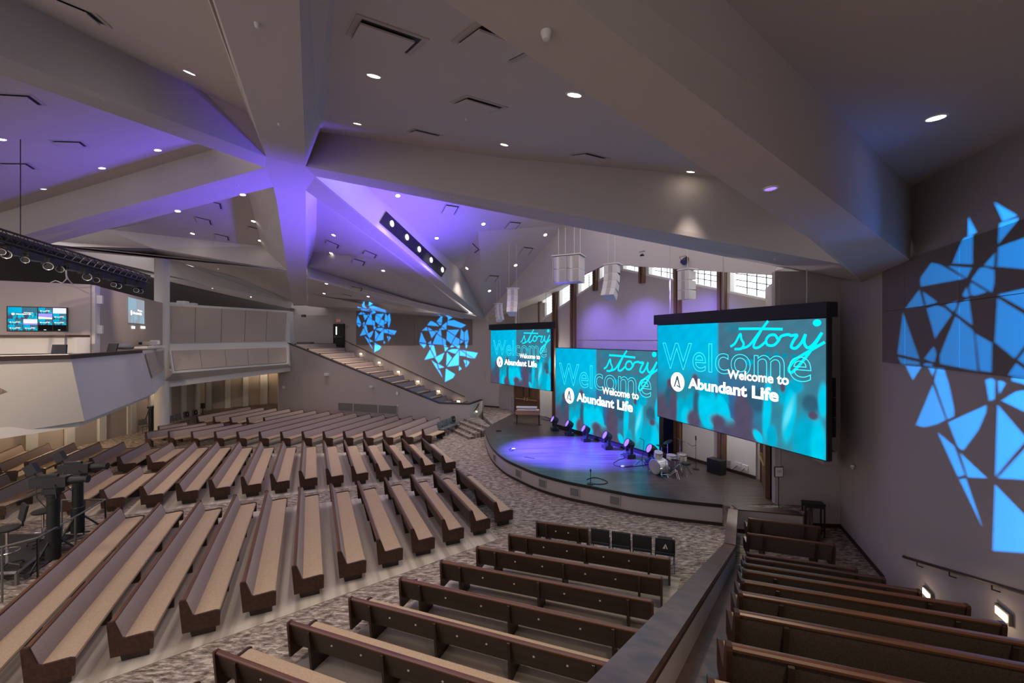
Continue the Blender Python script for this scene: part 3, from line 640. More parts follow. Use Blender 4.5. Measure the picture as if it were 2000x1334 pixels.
# ------------------------------------------------------------------ stacking chairs
def make_chair(fab, cover, label, loc, rz, group):
    r = thing('stacking_chair', label, 'chair', loc, rz, group)
    link('seat', cached('cs'+fab, lambda: MB().profx([(-.2, .42), (.2, .42), (.235, .44), (.22, .475), (-.18, .465)], -.245, .245).mesh('seat', M[fab], True)), r)
    link('backrest', cached('cb'+fab, lambda: MB().profx([(-.20, .50), (-.165, .49), (-.215, .86), (-.235, .88), (-.265, .86)], -.245, .245).mesh('backrest', M[fab], True)), r)
    def leg(sx, y0, y1):
        return MB().tube([(sx*.235, y1, 0), (sx*.235, y0, .43)]+([(sx*.24, -.245, .62)] if y0 < 0 else []), .011, 5).mesh('leg', M['black'])
    for sx in (-1, 1):
        link('leg', cached(('cl', sx, 0), lambda: leg(sx, -.19, -.25)), r); link('leg', cached(('cl', sx, 1), lambda: leg(sx, .19, .21)), r)
    if cover:
        c = link('seat_cover', cached('cc', lambda: MB().box((0, -.14, .70), (.36, .012, .28), M=Matrix.Rotation(.13, 3, 'X')).box((0, -.285, .72), (.36, .012, .28), M=Matrix.Rotation(.13, 3, 'X')).box((0, -.225, .888), (.36, .15, .015)).mesh('seat_cover', M['chaird'])), r)
        c['label'] = 'black cover with a white letter logo'
        lg = MB()
        for y, s in ((-.13, 1), (-.297, -1)):
            lg.prism([(-.06*s, y, .64), (-.035*s, y, .64), (.005*s, y, .74), (-.005*s, y, .78)], [(-.06*s, y-.004*s, .64), (-.035*s, y-.004*s, .64), (.005*s, y-.004*s, .74), (-.005*s, y-.004*s, .78)])
            lg.prism([(.06*s, y, .64), (.0*s, y, .645), (.012*s, y, .74), (-.005*s, y, .78)], [(.06*s, y-.004*s, .64), (.0*s, y-.004*s, .645), (.012*s, y-.004*s, .74), (-.005*s, y-.004*s, .78)])
        link('logo', cached('clg', lambda: lg.mesh('logo', M['paper'])), c)
    return r
def chairs(pts, fab, rz, covers, phrase, group):
    if len(pts) > 1 and fab != 'chaird':
        u_ = (G(*pts[0], .88)-G(*pts[-1], .88)); rz = math.atan2(u_.y, u_.x)
    for i, (x, y) in enumerate(pts):
        p = G(x, y, .88); n = Vector((-math.sin(rz), math.cos(rz)))
        make_chair(fab, i in covers, '%s chair%s, %s %s' % ({'chaird': 'black', 'chairb': 'blue-grey', 'chair': 'grey'}[fab], ' with logo cover' if i in covers else '', ORD[i], phrase), (p.x+n.x*.235, p.y+n.y*.235, 0.013 if fab == 'chaird' else 0), rz, group)
aD = abD[0]; rD = math.atan2((aD[1]-aD[0]).y, (aD[1]-aD[0]).x)
chairs([(1172, 1034), (1213, 1040), (1254, 1046), (1299, 1053)], 'chaird', rD, (3,), 'beyond the front pew of the parapet block', 'black chairs at the front row')
rF = math.atan2(FD.y, FD.x)-math.pi/2
chairs([(858, 823.5), (867, 820), (875.5, 817), (884.4, 813.8)], 'chairb', rF, (3,), 'outward from the short front pew by the wing wall', 'blue-grey chairs by the far wing')
chairs([(5, 857), (31, 853), (57, 849), (82, 845), (113, 839.8), (140, 835.6), (165, 831.4), (187, 828), (207.5, 824.8), (227, 821.8)], 'chair', rF, (4,), 'in the front chair row under the booth', 'front chair row under the booth')
chairs([(100, 836), (126, 832), (150, 828), (173, 824), (194, 820.5)], 'chair', rF, (), 'in the rear chair row under the booth', 'rear chair row under the booth')
chairs([(278, 818.5)], 'chair', rF, (), 'and only one between the round column and the wall panels', 'chair by the column')
chairs([(334, 812), (347.5, 808.5), (363, 804.5), (380, 801)], 'chair', rF, (2, 3), 'in the row under the balcony beyond the round column', 'chairs beyond the column')

# ------------------------------------------------------------------ text helpers
def text_mesh(body, box, m, bold=0.0, outline=0.0):
    c = bpy.data.curves.new('t', 'FONT'); c.body = body; c.size = 1; c.bevel_depth = bold; c.bevel_resolution = 0; c.resolution_u = 6
    if outline: c.fill_mode = 'NONE'; c.bevel_depth = outline; c.bevel_resolution = 0
    o = bpy.data.objects.new('t', c); COL.objects.link(o); bpy.context.view_layer.update()
    me = bpy.data.meshes.new_from_object(o.evaluated_get(bpy.context.evaluated_depsgraph_get())); bpy.data.objects.remove(o)
    co = np.array([v.co[:2] for v in me.vertices]); lo, hi = co.min(0), co.max(0); x0, z0, x1, z1 = box
    for v in me.vertices:
        v.co = (x0+(v.co.x-lo[0])/(hi[0]-lo[0])*(x1-x0), -.011-v.co.z*.05, z0+(v.co.y-lo[1])/(hi[1]-lo[1])*(z1-z0))
    me.materials.clear(); me.materials.append(M[m]); return me
# ------------------------------------------------------------------ LED screens (unit height, x to the right, y away from the hall)
def picture(u, v):
    col = np.zeros(u.shape+(3,)); L_ = 1/(1+np.exp((u-.468)*300))
    top = np.stack([0*u, .40+.22*u+.05*(v), .68+.28*u], -1); rt = np.stack([.055+0*u, .13+.06*u, .21+.06*u], -1)
    col = top*L_[..., None]+rt*(1-L_[..., None]); low = np.stack([.015+.02*u, .19+.06*np.sin(9*u), .33+0*u], -1)
    w = 1/(1+np.exp(-(v-.52-.03*np.sin(14*u))*16)); col = col*(1-w[..., None])+low*w[..., None]
    def blob(cu, cv, ru, rv, c, a=0, s=5):
        nonlocal col
        du, dv = (u-cu)*1.778, v-cv; x = du*math.cos(a)+dv*math.sin(a); y = -du*math.sin(a)+dv*math.cos(a)
        k = 1/(1+np.exp((np.sqrt((x/(ru*1.778))**2+(y/rv)**2)-1)*s*2)); col = col*(1-k[..., None])+np.array(c)*k[..., None]
    dk, dk2, cy, cy2, pale = (.085, .07, .125), (.03, .10, .17), (0, .60, .85), (0, .40, .60), (.12, .72, .88)
    for b in ((.05, .95, .09, .22, dk), (.12, .75, .05, .14, dk2), (.11, .62, .025, .05, dk), (.2, .9, .04, .16, cy2), (.14, .88, .03, .2, dk), (.27, .82, .04, .14, cy2, .3), (.24, .95, .035, .12, cy), (.33, .8, .035, .16, dk2), (.3, .95, .05, .1, dk),
              (.31, .56, .025, .07, dk), (.40, .80, .065, .2, cy, -.05, 9), (.38, .62, .05, .08, cy2), (.46, .95, .02, .07, dk), (.50, .70, .035, .09, cy2), (.50, .80, .04, .14, cy, -.35, 9), (.55, .90, .035, .05, cy, .5, 9), (.47, .90, .05, .06, dk, 0, 4),
              (.62, .78, .055, .2, dk, 0, 6), (.60, .98, .13, .12, dk, 0, 4), (.70, .65, .05, .1, dk2), (.66, .62, .03, .05, dk2), (.745, .72, .02, .26, cy, .06), (.77, .93, .025, .1, cy2), (.70, .95, .02, .06, cy, -.7), (.84, .56, .035, .10, cy2, .5), (.85, .72, .028, .22, cy, .12, 6), (.845, .72, .012, .12, pale, .3, 3),
              (.82, .52, .012, .04, dk), (.88, .50, .03, .05, cy2), (.94, .62, .035, .07, dk2), (.92, .9, .06, .2, cy2), (.97, .92, .03, .2, cy), (.95, .70, .02, .03, dk), (.99, .58, .02, .12, cy), (.655, .33, .02, .04, cy2), (.64, .30, .16, .02, (.04, .16, .25)), (.56, .05, .05, .04, (.03, .2, .3))): blob(*b)
    for cu, cv in ((.75, .27), (.79, .27), (.83, .275), (.87, .28)): blob(cu, cv, .012, .02, (0, .28, .42))
    n_ = .06*np.sin(57*u+13*v)*np.sin(31*v+5*u); return np.clip(col*(1+n_[..., None]), 0, 1)
def pic_mesh(nu=240, nv=135):
    m = bpy.data.meshes.new('picture'); us, vs = np.linspace(0, 1, nu+1), np.linspace(0, 1, nv+1)
    U, V = np.meshgrid(us, vs); ver = [(u*1.7778, -.004, 1-v) for u, v in zip(U.ravel(), V.ravel())]
    w = nu+1; fc = [(j*w+i, (j+1)*w+i, (j+1)*w+i+1, j*w+i+1) for j in range(nv) for i in range(nu)]
    m.from_pydata(ver, [], fc); ca = m.color_attributes.new('Col', 'FLOAT_COLOR', 'POINT')
    c = picture(U, V).reshape(-1, 3); ca.data.foreach_set('color', np.concatenate([c, np.ones((len(c), 1))], 1).ravel().astype(np.float32))
    mt = bpy.data.materials.new('screen_picture'); mt.use_nodes = True; nt = mt.node_tree; nt.nodes.clear()
    a = nt.nodes.new('ShaderNodeAttribute'); a.attribute_name = 'Col'; e_ = nt.nodes.new('ShaderNodeEmission'); o = nt.nodes.new('ShaderNodeOutputMaterial')
    e_.inputs[1].default_value = .76; nt.links.new(a.outputs['Color'], e_.inputs[0]); nt.links.new(e_.outputs[0], o.inputs[0]); m.materials.append(mt); M['screen_picture'] = mt
    return m
uv = lambda u, v, y=-.008: Vector((u*1.7778, y, 1-v))
def story_mesh():
    b = MB(); r = .0105
    S = [[(.55, .212), (.575, .185), (.605, .105), (.612, .15), (.625, .19), (.61, .23), (.575, .235)], [(.62, .225), (.655, .20), (.70, .11), (.751, .005)], [(.72, .07), (.685, .17), (.68, .215), (.705, .215), (.74, .17)],
         [(.599, .059), (.70, .062), (.819, .07)], [(.80, .15), (.785, .115), (.758, .12), (.742, .16), (.752, .195), (.78, .195), (.802, .16), (.815, .125), (.845, .112), (.86, .12), (.885, .118), (.87, .16), (.86, .205), (.88, .215), (.905, .17), (.92, .115), (.915, .17), (.93, .21), (.955, .18), (.985, .105)],
         [(.985, .105), (.95, .21), (.90, .33), (.862, .40), (.85, .37), (.88, .30), (.94, .23), (.995, .17)]]
    for s in S:
        p = []; q = [Vector(x) for x in s]
        for i in range(len(q)-1):
            a, b_, c, d = q[max(i-1, 0)], q[i], q[i+1], q[min(i+2, len(q)-1)]
            for k in range(4): t = k/4; p.append(.5*((2*b_)+(-a+c)*t+(2*a-5*b_+4*c-d)*t*t+(-a+3*b_-3*c+d)*t**3))
        p.append(q[-1]); P3 = [uv(*x) for x in p]
        for i in range(len(P3)-1):
            a, c = P3[i], P3[i+1]; dd_ = (c-a); 
            if dd_.length < 1e-5: continue
            nn = Vector((-dd_.z, 0, dd_.x)).normalized()*r; ex = dd_.normalized()*r*.5; b.poly([a-ex-nn, c+ex-nn, c+ex+nn, a-ex+nn])
    return b.mesh('neon_lettering', M['cyan_e'])
TB = lambda u0, v0, u1, v1: (u0*1.7778, 1-v1, u1*1.7778, 1-v0)
def make_screen():
    r = thing('led_screen', 'x', 'screen', (0, 0, 0))
    MB().box((.8889, .022, .5), (1.795, .045, 1.014)).obj('case', M['screenblk'], r)
    link('picture', pic_mesh(), r)
    link('neon_lettering', story_mesh(), r)
    MB().poly([uv(.967, .03)+Vector((.03*math.cos(t), 0, .026*math.sin(t))) for t in np.linspace(0, 6.1, 16)]).obj('neon_dot', M['cyan_e'], r)
    link('outline_lettering', text_mesh('Welcome', TB(.052, .19, .946, .464), 'line_e', 0, .008), r)
    link('lettering', text_mesh('Welcome to', TB(.532, .42, .851, .5), 'warm_e', .028), r)
    link('lettering', text_mesh('Abundant Life', TB(.264, .534, .804, .641), 'white_e', .034), r)
    c = uv(.178, .593, -.010); lg = MB().poly([c+Vector((.099*math.cos(t), 0, .099*math.sin(t))) for t in np.linspace(0, 2*math.pi, 40)[:-1]]).obj('logo_disc', M['white_e'], r)
    q = lambda x, z: c+Vector((x*.1, -.004, z*.1))
    MB().poly([q(-.5, -.55), q(-.32, -.55), q(.02, .30), q(.02, .62), q(-.08, .62)]).poly([q(.02, .62), q(-.02, .3), q(.28, -.42), q(-.02, -.28), q(-.1, -.42), q(.52, -.62), q(.12, .62)]).obj('logo_letter', M['logo_d'], lg)
    for x in (.16, .86, 1.62): MB().tube([(x, .03, 1.05), (x, .03, 1.95)], .006, 5).obj('hanging_rod', M['spk2'], r)
    MB().box((.8889, .02, 1.062), (1.83, .11, .105)).obj('top_case', M['screenblk'], r)
    return r
def set_screen(o, bl_, br_, h, label):
    d = br_-bl_; w = Vector(d[:2]).length; o.location = (bl_.x, bl_.y, (bl_.z+br_.z)/2); o.rotation_euler = (0, 0, math.atan2(d.y, d.x)); o.scale = (w/1.7778, h, h); o['label'] = label
scr = make_screen()
set_screen(scr, P(1285, 813, 18.3), P(1614, 898, 11.6), 3.87, 'big hanging LED screen nearest the hearts wall, welcome slide, above the drum kit')
scr2 = dup(scr, (0, 0, 0), 0, 'x'); set_screen(scr2, P(959, 746, 31.6), P(1076, 763.9, 26.3), 3.82, 'small-looking hanging LED screen at the far end, above the organ and double door')
scr3 = dup(scr, (0, 0, 0), 0, 'x')
for c in list(scr3.children):
    if c.name.startswith(('top_case', 'hanging_rod')): bpy.data.objects.remove(c)
set_screen(scr3, P(1085.5, 827.6, 26), P(1288, 888.7, 19.05), 4.62, 'centre LED wall standing on the stage floor behind the moving lights')
p, q_ = P(1085.5, 827.6, 26), P(1288, 888.7, 19.05)
tag(MB().box(((p.x+q_.x)/2+.1, (p.y+q_.y)/2+.1, .77), (8.1, .5, .14), rz=math.atan2(q_.y-p.y, q_.x-p.x)).obj('screen_plinth', M['lip']), 'low black plinth under the centre LED wall', 'plinth')

# ------------------------------------------------------------------ balcony and booth on the far side
nceil = len(ceil_parts)
A0, A1, A2, A3, A4, A5 = P(322, 592, 27.3), P(322, 672, 27.3), P(331, 683, 26.8), P(338, 729, 26.3), P(322, 745, 26.6), P(322, 741, 30)
B0, B1, B2, B3, B4, B5 = P(563, 607, 35.2), P(559, 668, 35.2), P(562, 677, 34.8), P(563, 711, 34.3), P(568, 716, 35.0), P(548, 722, 38.8)
facet('wall_balcony', [A0, B0, B1, A1], 'white', .2); facet('wall_balcony', [A1, B1, B2, A2], 'white', .1)
facet('wall_balcony', [A2, B2, B3, A3], 'white', .15); facet('wall_balcony', [A3, B3, B4, A4], 'white', .1); facet('wall_balcony', [A4, B4, B5, A5], 'white', .1)
facet('wall_balcony', [B0, B1, B2, B3, B4, Vector((B4.x-.2, B4.y+1.2, B4.z)), Vector((B0.x-.2, B0.y+1.2, B0.z))], 'white', .1)
def quadpanel(a, b, c, d, s0, s1, m0, m1, th, m, name):   # a-b top edge, d-c bottom edge
    f = lambda s, t: (a+(b-a)*s)*(1-t)+(d+(c-d)*s)*t
    q = [f(s0, m0), f(s1, m0), f(s1, m1), f(s0, m1)]; n = (q[1]-q[0]).cross(q[3]-q[0]).normalized()
    if n.dot(Vector((0, 0, EYE))-q[0]) < 0: n = -n
    return MB().prism([p+n*.012 for p in q], [p+n*th for p in q]).obj(name, M[m])
for i in range(5):
    tag(quadpanel(A0, B0, B1, A1, .006+i*.196, .006+(i+1)*.196-.004, .06, .97, .06, 'panel_l', 'balcony_panel'), 'tall beige fabric panel on the upper balcony front, %s from the round column' % ORD[i], 'panel', 'upper balcony panels')
    tag(quadpanel(A2, B2, B3, A3, .012+i*.194, .012+(i+1)*.194-.003, .06, .9, .06, 'panel_l', 'balcony_panel'), 'beige sloped panel on the lower balcony front, %s from the round column' % ORD[i], 'panel', 'lower balcony panels')
facet('floor_balcony', [P(322, 738, 30), A4+Vector((0, .3, 0)), B4+Vector((0, .4, .02)), Vector((-19.3, 41, 3.7)), Vector((-27, 40.5, 3.7)), Vector((-29, 27, 3.5))], 'white', .4)
# back wall under the balcony with lit panels
bk = [(-25.6, 9), (-24.5, 27.5), (-25.2, 34.2), (-26.1, 36.4), (-23.0, 39.7), (-19.3, 40.3), (-19.3, 35.5)]
for a, c in zip(bk, bk[1:]): wall('wall_back', a, c, 0, 3.75 if c[0] > -30 else 3.75, 'panel_l')
for a, c, n_, m_ in (((-24.85, 16.5), (-24.55, 27.4), 6, 'white'), ((-24.55, 27.6), (-25.15, 34.1), 4, 'white'), ((-25.9, 36.4), (-23.1, 39.5), 3, 'white'), ((-22.9, 39.6), (-19.6, 40.15), 2, 'white')):
    a, c = Vector(a), Vector(c)
    for i in range(n_+1):
        p = a+(c-a)*i/n_; d_ = -p.normalized()*.08
        struct(MB().box((p.x+d_.x, p.y+d_.y, 1.8), (.42, .16, 3.6), rz=math.atan2((c-a).y, (c-a).x)).obj('wall_pilaster', M[m_]))
# round column
tag(MB().lathe([(.386, 0), (.386, 11.3)], (-21.95, 26.75, 0), 28).obj('round_column', M['white'], None, True), 'round off-white column rising through the balcony to the tie beam', 'column')['kind'] = 'structure'
# booth
T0, T1, T2 = P(-140, 703, 10.6), P(137.6, 696, 12.9), P(277.8, 685.5, 18.8)
U1 = P(165, 822.5, 14.0); U0 = RPL(-140, 870, *plane3(T0, T1, U1)); U2 = RPL(303, 768, *plane3(T1, T2, U1))
facet('wall_booth', [T0, T1, U1, U0], 'white', .15); facet('wall_booth', [T1, T2, U2, U1], 'white', .15)
cp = lambda p: p+Vector((.06, -.06, 0))
struct(MB().rings([[cp(p)+Vector(o) for o in ((0, 0, -.08), (-.35, .25, -.08), (-.35, .25, .05), (0, 0, .05))] for p in (T0, T1, T2)]).obj('trim_17', M['dark']))
R0, R1, R2, R3 = P(279, 686, 19.0), P(322, 680, 26.6), P(322, 745, 26.6), U2
facet('wall_booth', [R0, R1, R2, R3], 'white', .12)
tag(quadpanel(R0, R1, R2, R3, .02, .85, .06, .62, .05, 'panel_l', 'balcony_panel'), 'short beige sloped panel turning the corner between booth and balcony', 'panel')
zb = 4.75
facet('floor_booth', [Vector((-19, 9, 3.55)), Vector((U0.x-.2, 9, 3.55)), U1+Vector((-.25, .1, .1)), U2+Vector((-.3, 0, .1)), Vector((-22, 27, 3.55)), Vector((-25.5, 27, 3.55)), Vector((-25, 9, 3.55))], 'white', .3)
struct(MB().slab([(-25, 9), (-14.6, 9), (-14.2, 13.2), (-17.4, 20), (-22, 26.5), (-25, 27)], 4.6, zb).obj('floor_booth', M['carpet']))
tvA, tvB = (-22.5, 14.6), (-17.2, 17.4); prA, prB = (-17.2, 17.4), (-21.6, 26.3)
wall('wall_booth_back', tvA, tvB, zb, 8.31, 'paint'); wall('wall_booth_back', prA, (-22.0, 27.1), zb, 8.31, 'panel_l')
struct(MB().box((-17.33, 17.75, 6.6), (.12, .5, 3.4), rz=.46).obj('trim_18', M['white']))
q = VPL(189, 600, prA, prB); tag(MB().tube([(q.x+.08, q.y-.1, 5.0), (q.x+.08, q.y-.1, 8.05)], .05, 8).obj('conduit', M['steel']), 'thin grey upright conduit beside the booth wall corner', 'pipe')
def onbox(name, x, y, A, B, sz, m, label, cat, out=.08, group=None):
    p = VPL(x, y, A, B); d = (Vector(B)-Vector(A)).normalized(); n = Vector((-d.y, d.x)); n = -n if n.dot(Vector(p[:2])) > 0 else n
    return tag(MB().box((p.x+n.x*out, p.y+n.y*out, p.z), sz, rz=math.atan2(d.y, d.x)).obj(name, M[m]), label, cat, group)
for y, w_ in ((585, 'upper'), (643.5, 'lower')): onbox('wall_speaker', 184.5, y, prA, prB, (.16, .22, .34), 'cone', 'small white box speaker at the booth wall corner, %s of two' % w_, 'speaker', .15)
# counter with timber top under the monitor wall
def cbox(name, x0, x1, yt, yb, Y0, Y1, m, dep=.5):
    a, c = P(x0, yt, Y0), P(x1, yt, Y1); zb_ = P(x0, yb, Y0).z; d = (Vector(c[:2])-Vector(a[:2])).normalized(); n = Vector((-d.y, d.x)); n = n if n.y > 0 else -n
    q = [Vector(a[:2]), Vector(c[:2]), Vector(c[:2])+n*dep, Vector(a[:2])+n*dep]; return MB().slab(q, zb_, a.z), (a, c)
def cthing(name, label, cat, *a, **k):
    b, _ = cbox(name, *a, **k); return tag(b.obj(name, M[a[6]]), label, cat)
b, _ = cbox('c', -40, 126, 658, 692, 15.2, 16.4, 'white'); ct = thing('booth_counter', 'long white counter with a dark timber ledge under the monitor', 'counter', (0, 0, 0))
b.obj('counter_front', M['white'], ct); cbox('c', -40, 128, 654, 658.5, 15.1, 16.35, 'wood', .6)[0].obj('counter_top', M['wood'], ct)
b, _ = cbox('c', 150, 176, 659, 690, 15.9, 16.3, 'white'); ct = thing('booth_counter', 'short white return counter at the booth wall corner', 'counter', (0, 0, 0))
b.obj('counter_front', M['white'], ct); cbox('c', 134, 176, 654, 658.5, 15.8, 16.3, 'wood', .4)[0].obj('counter_top', M['wood'], ct)
def tilt_panel(name, label, cat, px, Y, m, m2):
    a, b_, c, d = [P(x, y, Y) for x, y in px]; t = thing(name, label, cat, tuple((c+d)/2)); inv = Matrix.Translation(-t.location)
    n = Vector((0, .05, 0)); o = MB().prism([a, b_, c, d], [a+n, b_+n, c+n, d+n]).obj('screen_lid', M[m], t); o.matrix_local = inv
    k = MB().prism([d, c, c+Vector((.05, .25, 0)), d+Vector((.05, .25, 0))], [d+Vector((0, 0, -.03)), c+Vector((0, 0, -.03)), c+Vector((.05, .25, -.03)), d+Vector((.05, .25, -.03))]).obj('keyboard_base', M[m2], t); k.matrix_local = inv
    return t
tilt_panel('laptop', 'open dark laptop on the booth ledge below the monitor', 'laptop', [(102, 673), (129, 673), (128, 692), (99, 692)], 13.8, 'blk2', 'black')
tilt_panel('laptop', 'thin black laptop standing open beside the bag on the booth ledge', 'laptop', [(212, 671), (230, 671), (226, 686), (208, 686)], 16.6, 'blk2', 'black')
bg = MB(); p = P(244, 682, 17.4); bg.lathe([(.0, -.02), (.24, 0), (.30, .08), (.27, .16), (.12, .22), (.0, .23)], p, 14); tag(bg.obj('soft_bag', M['chairb'], None, True), 'slumped dark blue bag on the booth ledge beside the thin laptop', 'bag')
cthing('shelf', 'narrow white shelf below the projected slide at the booth end', 'shelf', 262, 302, 677, 681, 20.6, 23.2, 'white', dep=.5)
pr = thing('projector', 'grey projector on the narrow white booth shelf', 'projector', tuple(P(284, 676.5, 22.2))); MB().box((0, .15, .16), (.65, .4, .2)).obj('body', M['spk2'], pr); MB().box((-.2, -.07, .16), (.14, .05, .12)).obj('lens', M['black'], pr); MB().box((0, .1, .03), (.1, .1, .07)).obj('foot', M['steel'], pr)
pr = thing('projector', 'small white boxy projector at the shelf end by the wall', 'projector', tuple(P(299, 676.5, 23.2))); MB().box((0, .12, .22), (.3, .3, .22)).obj('body', M['cone'], pr); MB().box((0, .12, .06), (.06, .06, .12)).obj('foot', M['steel'], pr)
# slide image thrown on the booth wall: lit rectangle with the same slide
sa, sb = VPL(247.5, 580, prA, prB), VPL(279.5, 582, prA, prB); wd = (Vector(prB)-Vector(prA)).normalized(); nn = Vector((wd.y, -wd.x)); nn = -nn if nn.dot(Vector(sa[:2])) > 0 else nn
sl = thing('projected_slide', 'pale projected welcome slide on the booth wall above the projectors', 'projection')
sc_h = sa.z-VPL(247.5, 630, prA, prB).z; sl.location = (sa.x+nn.x*.05, sa.y+nn.y*.05, sa.z-sc_h); sl.rotation_euler = (0, 0, math.atan2((sb-sa).y, (sb-sa).x)); sl.scale = ((Vector(sb[:2])-Vector(sa[:2])).length/1.7778, sc_h, sc_h)
pm = bpy.data.meshes['picture'].copy(); mt2 = M['screen_picture'].copy(); mt2.name = 'projected_picture'; M['proj_pic'] = mt2; nt = mt2.node_tree
em = [n for n in nt.nodes if n.type == 'EMISSION'][0]; at_ = [n for n in nt.nodes if n.type == 'ATTRIBUTE'][0]; mx = nt.nodes.new('ShaderNodeMix'); mx.data_type = 'RGBA'; mx.inputs[0].default_value = .72
mx.inputs[7].default_value = (.42, .44, .50, 1); nt.links.new(at_.outputs['Color'], mx.inputs[6]); nt.links.new(mx.outputs[2], em.inputs[0]); em.inputs[1].default_value = .75
pm.materials.clear(); pm.materials.append(mt2); link('slide', pm, sl)
for o in list(scr.children):
    if o.name.startswith(('lettering', 'logo_disc')): c = o.copy(); COL.objects.link(c); c.parent = sl
for x0, x1 in ((256, 262), (274, 282)):
    p, q_ = VPL(x0, 637, prA, prB), VPL(x1, 642, prA, prB); d = Vector((nn.x, nn.y, 0))
    tag(MB().prism([p+d*.03, Vector((q_.x, q_.y, p.z))+d*.03, q_+d*.03, Vector((p.x, p.y, q_.z))+d*.03], [p+d*.04, Vector((q_.x, q_.y, p.z))+d*.04, q_+d*.04, Vector((p.x, p.y, q_.z))+d*.04]).obj('projected_clock', M['white_e']),
        'small white projected readout under the slide, %s the round column' % ('farther from' if x0 < 270 else 'nearer'), 'projection')
# multiview monitor
ta, tb = VPL(16, 599, tvA, tvB), VPL(132.5, 600.5, tvA, tvB); tn = Vector(tvB)-Vector(tvA); tn = Vector((tn.y, -tn.x)).normalized(); tn = -tn if tn.dot(Vector(ta[:2])) > 0 else tn
tvh = ta.z-VPL(16, 646, tvA, tvB).z; tvw = (Vector(tb[:2])-Vector(ta[:2])).length
tv = thing('monitor', 'large wall monitor showing a grid of twelve small video feeds', 'monitor', (ta.x+tn.x*.06, ta.y+tn.y*.06, ta.z-tvh), math.atan2((tb-ta).y, (tb-ta).x)); tv.scale = (tvw, .5, tvh)
MB().box((.5, .03, .5), (1.02, .08, 1.04)).obj('bezel', M['screenblk'], tv)
cells = [(.01, .505, .49, .985, 'p'), (.51, .75, .745, .985, 'p'), (.755, .75, .985, .985, 'q'), (.51, .505, .745, .74, 's'), (.755, .505, .985, .74, 'p'), (.01, .26, .25, .495, 'd'), (.26, .26, .495, .495, 'v'), (.51, .26, .745, .495, 'p'), (.755, .26, .985, .495, 'p'),
         (.01, .015, .25, .25, 'p'), (.26, .015, .495, .25, 'p'), (.51, .015, .745, .25, 'b'), (.755, .015, .985, .25, 'b')]
small = pic_mesh(48, 27)
for x0, z0, x1, z1, k in cells:
    w_, h_ = x1-x0, z1-z0; cell = link('feed', small if k in 'pd' else MB().poly([(0, -.004, 0), (1.7778, -.004, 0), (1.7778, -.004, 1), (0, -.004, 1)]).mesh('feed', M[{'q': 'pale_e', 's': 'pur_e', 'v': 'pale_e', 'b': 'blk_e'}[k]]), tv)
    cell.location = (x0, -.02, z0); cell.scale = (w_/1.7778, 1, h_)
    if k in 'pdv':
        for o in scr.children:
            if o.name.startswith(('lettering', 'logo_disc')): c = o.copy(); COL.objects.link(c); c.parent = cell
    if k == 's':
        MB().poly([(0, -.008, 0), (1.7778, -.008, 0), (1.7778, -.008, .25), (0, -.008, .4)]).obj('feed_floor', M['yel_e'], cell)
    if k == 'v': MB().poly([(0, -.008, 0), (1.7778, -.008, 0), (1.7778, -.008, .25), (0, -.008, .25)]).obj('feed_floor', M['pur_e'], cell)
    if k == 'b': MB().poly([(.7, -.008, .1), (1.0, -.008, .1), (1.0, -.008, .18), (.7, -.008, .18)]).obj('feed_caption', M['white_e'], cell)
# round things on the balcony parapet top
for x0, x1, y, Y in ((334, 346, 590, 28.0), (350, 365, 587, 28.6), (369, 382, 591, 29.2)):
    p = P((x0+x1)/2, 594, Y); w_ = (x1-x0)/F*Y; tag(MB().box((p.x, p.y, p.z+(594-y)/F*Y/2-.04), (w_, .5, (594-y)/F*Y), rz=.2).obj('dust_sheet_box', M['spk']), 'pale covered box on the balcony parapet, %s from the round column' % ORD[0 if x0 < 340 else 1 if x0 < 360 else 2], 'box')
ceil_parts = ceil_parts[:nceil]

# ------------------------------------------------------------------ lighting truss over the booth
def beam(a, b, r=.03, k=5): return [Vector(a), Vector(b)]
tr0, tr1 = P(-70, 458, 10.2), P(276, 553, 17.0); td = (tr1-tr0).normalized(); tu = Vector((0, 0, .3)); tv_ = td.cross(Vector((0, 0, 1))).normalized()*.3
truss = thing('lighting_truss', 'long black lattice truss hung over the booth carrying round lamps', 'truss', (0, 0, 0))
b = MB(); ch = [Vector((0, 0, 0)), tv_, tu, tu+tv_]
for c in ch: b.tube([tr0+c, tr1+c], .028, 6)
N_ = 22
for i in range(N_):
    p, q_ = tr0+(tr1-tr0)*i/N_, tr0+(tr1-tr0)*(i+1)/N_
    for u, v in ((0, 2), (2, 0), (1, 3), (3, 1), (0, 1)): b.tube([p+ch[u], q_+ch[v]], .013, 4)
b.obj('lattice', M['black'], truss)
cb = MB(); p = P(40, 466, 12.3)
cb.tube([P(40, 470, 12.4), Vector((P(40, 470, 12.4).x, 12.4, 11.9))], .012, 5); cb.obj('hanging_cable', M['black'], truss)
b = MB()
for i in range(10):
    p = tr0+(tr1-tr0)*(i+.4)/10; b.box(p+Vector((0, 0, -.12))+tv_*.5, (.5, .22, .26), rz=math.atan2(td.y, td.x))
b.obj('dimmer_box', M['black'], truss)['kind'] = 'stuff'; MB().tube([tr0+tu*.5+tv_*.5, tr1+tu*.5+tv_*.5], .10, 6).obj('cable_loom', M['black'], truss)
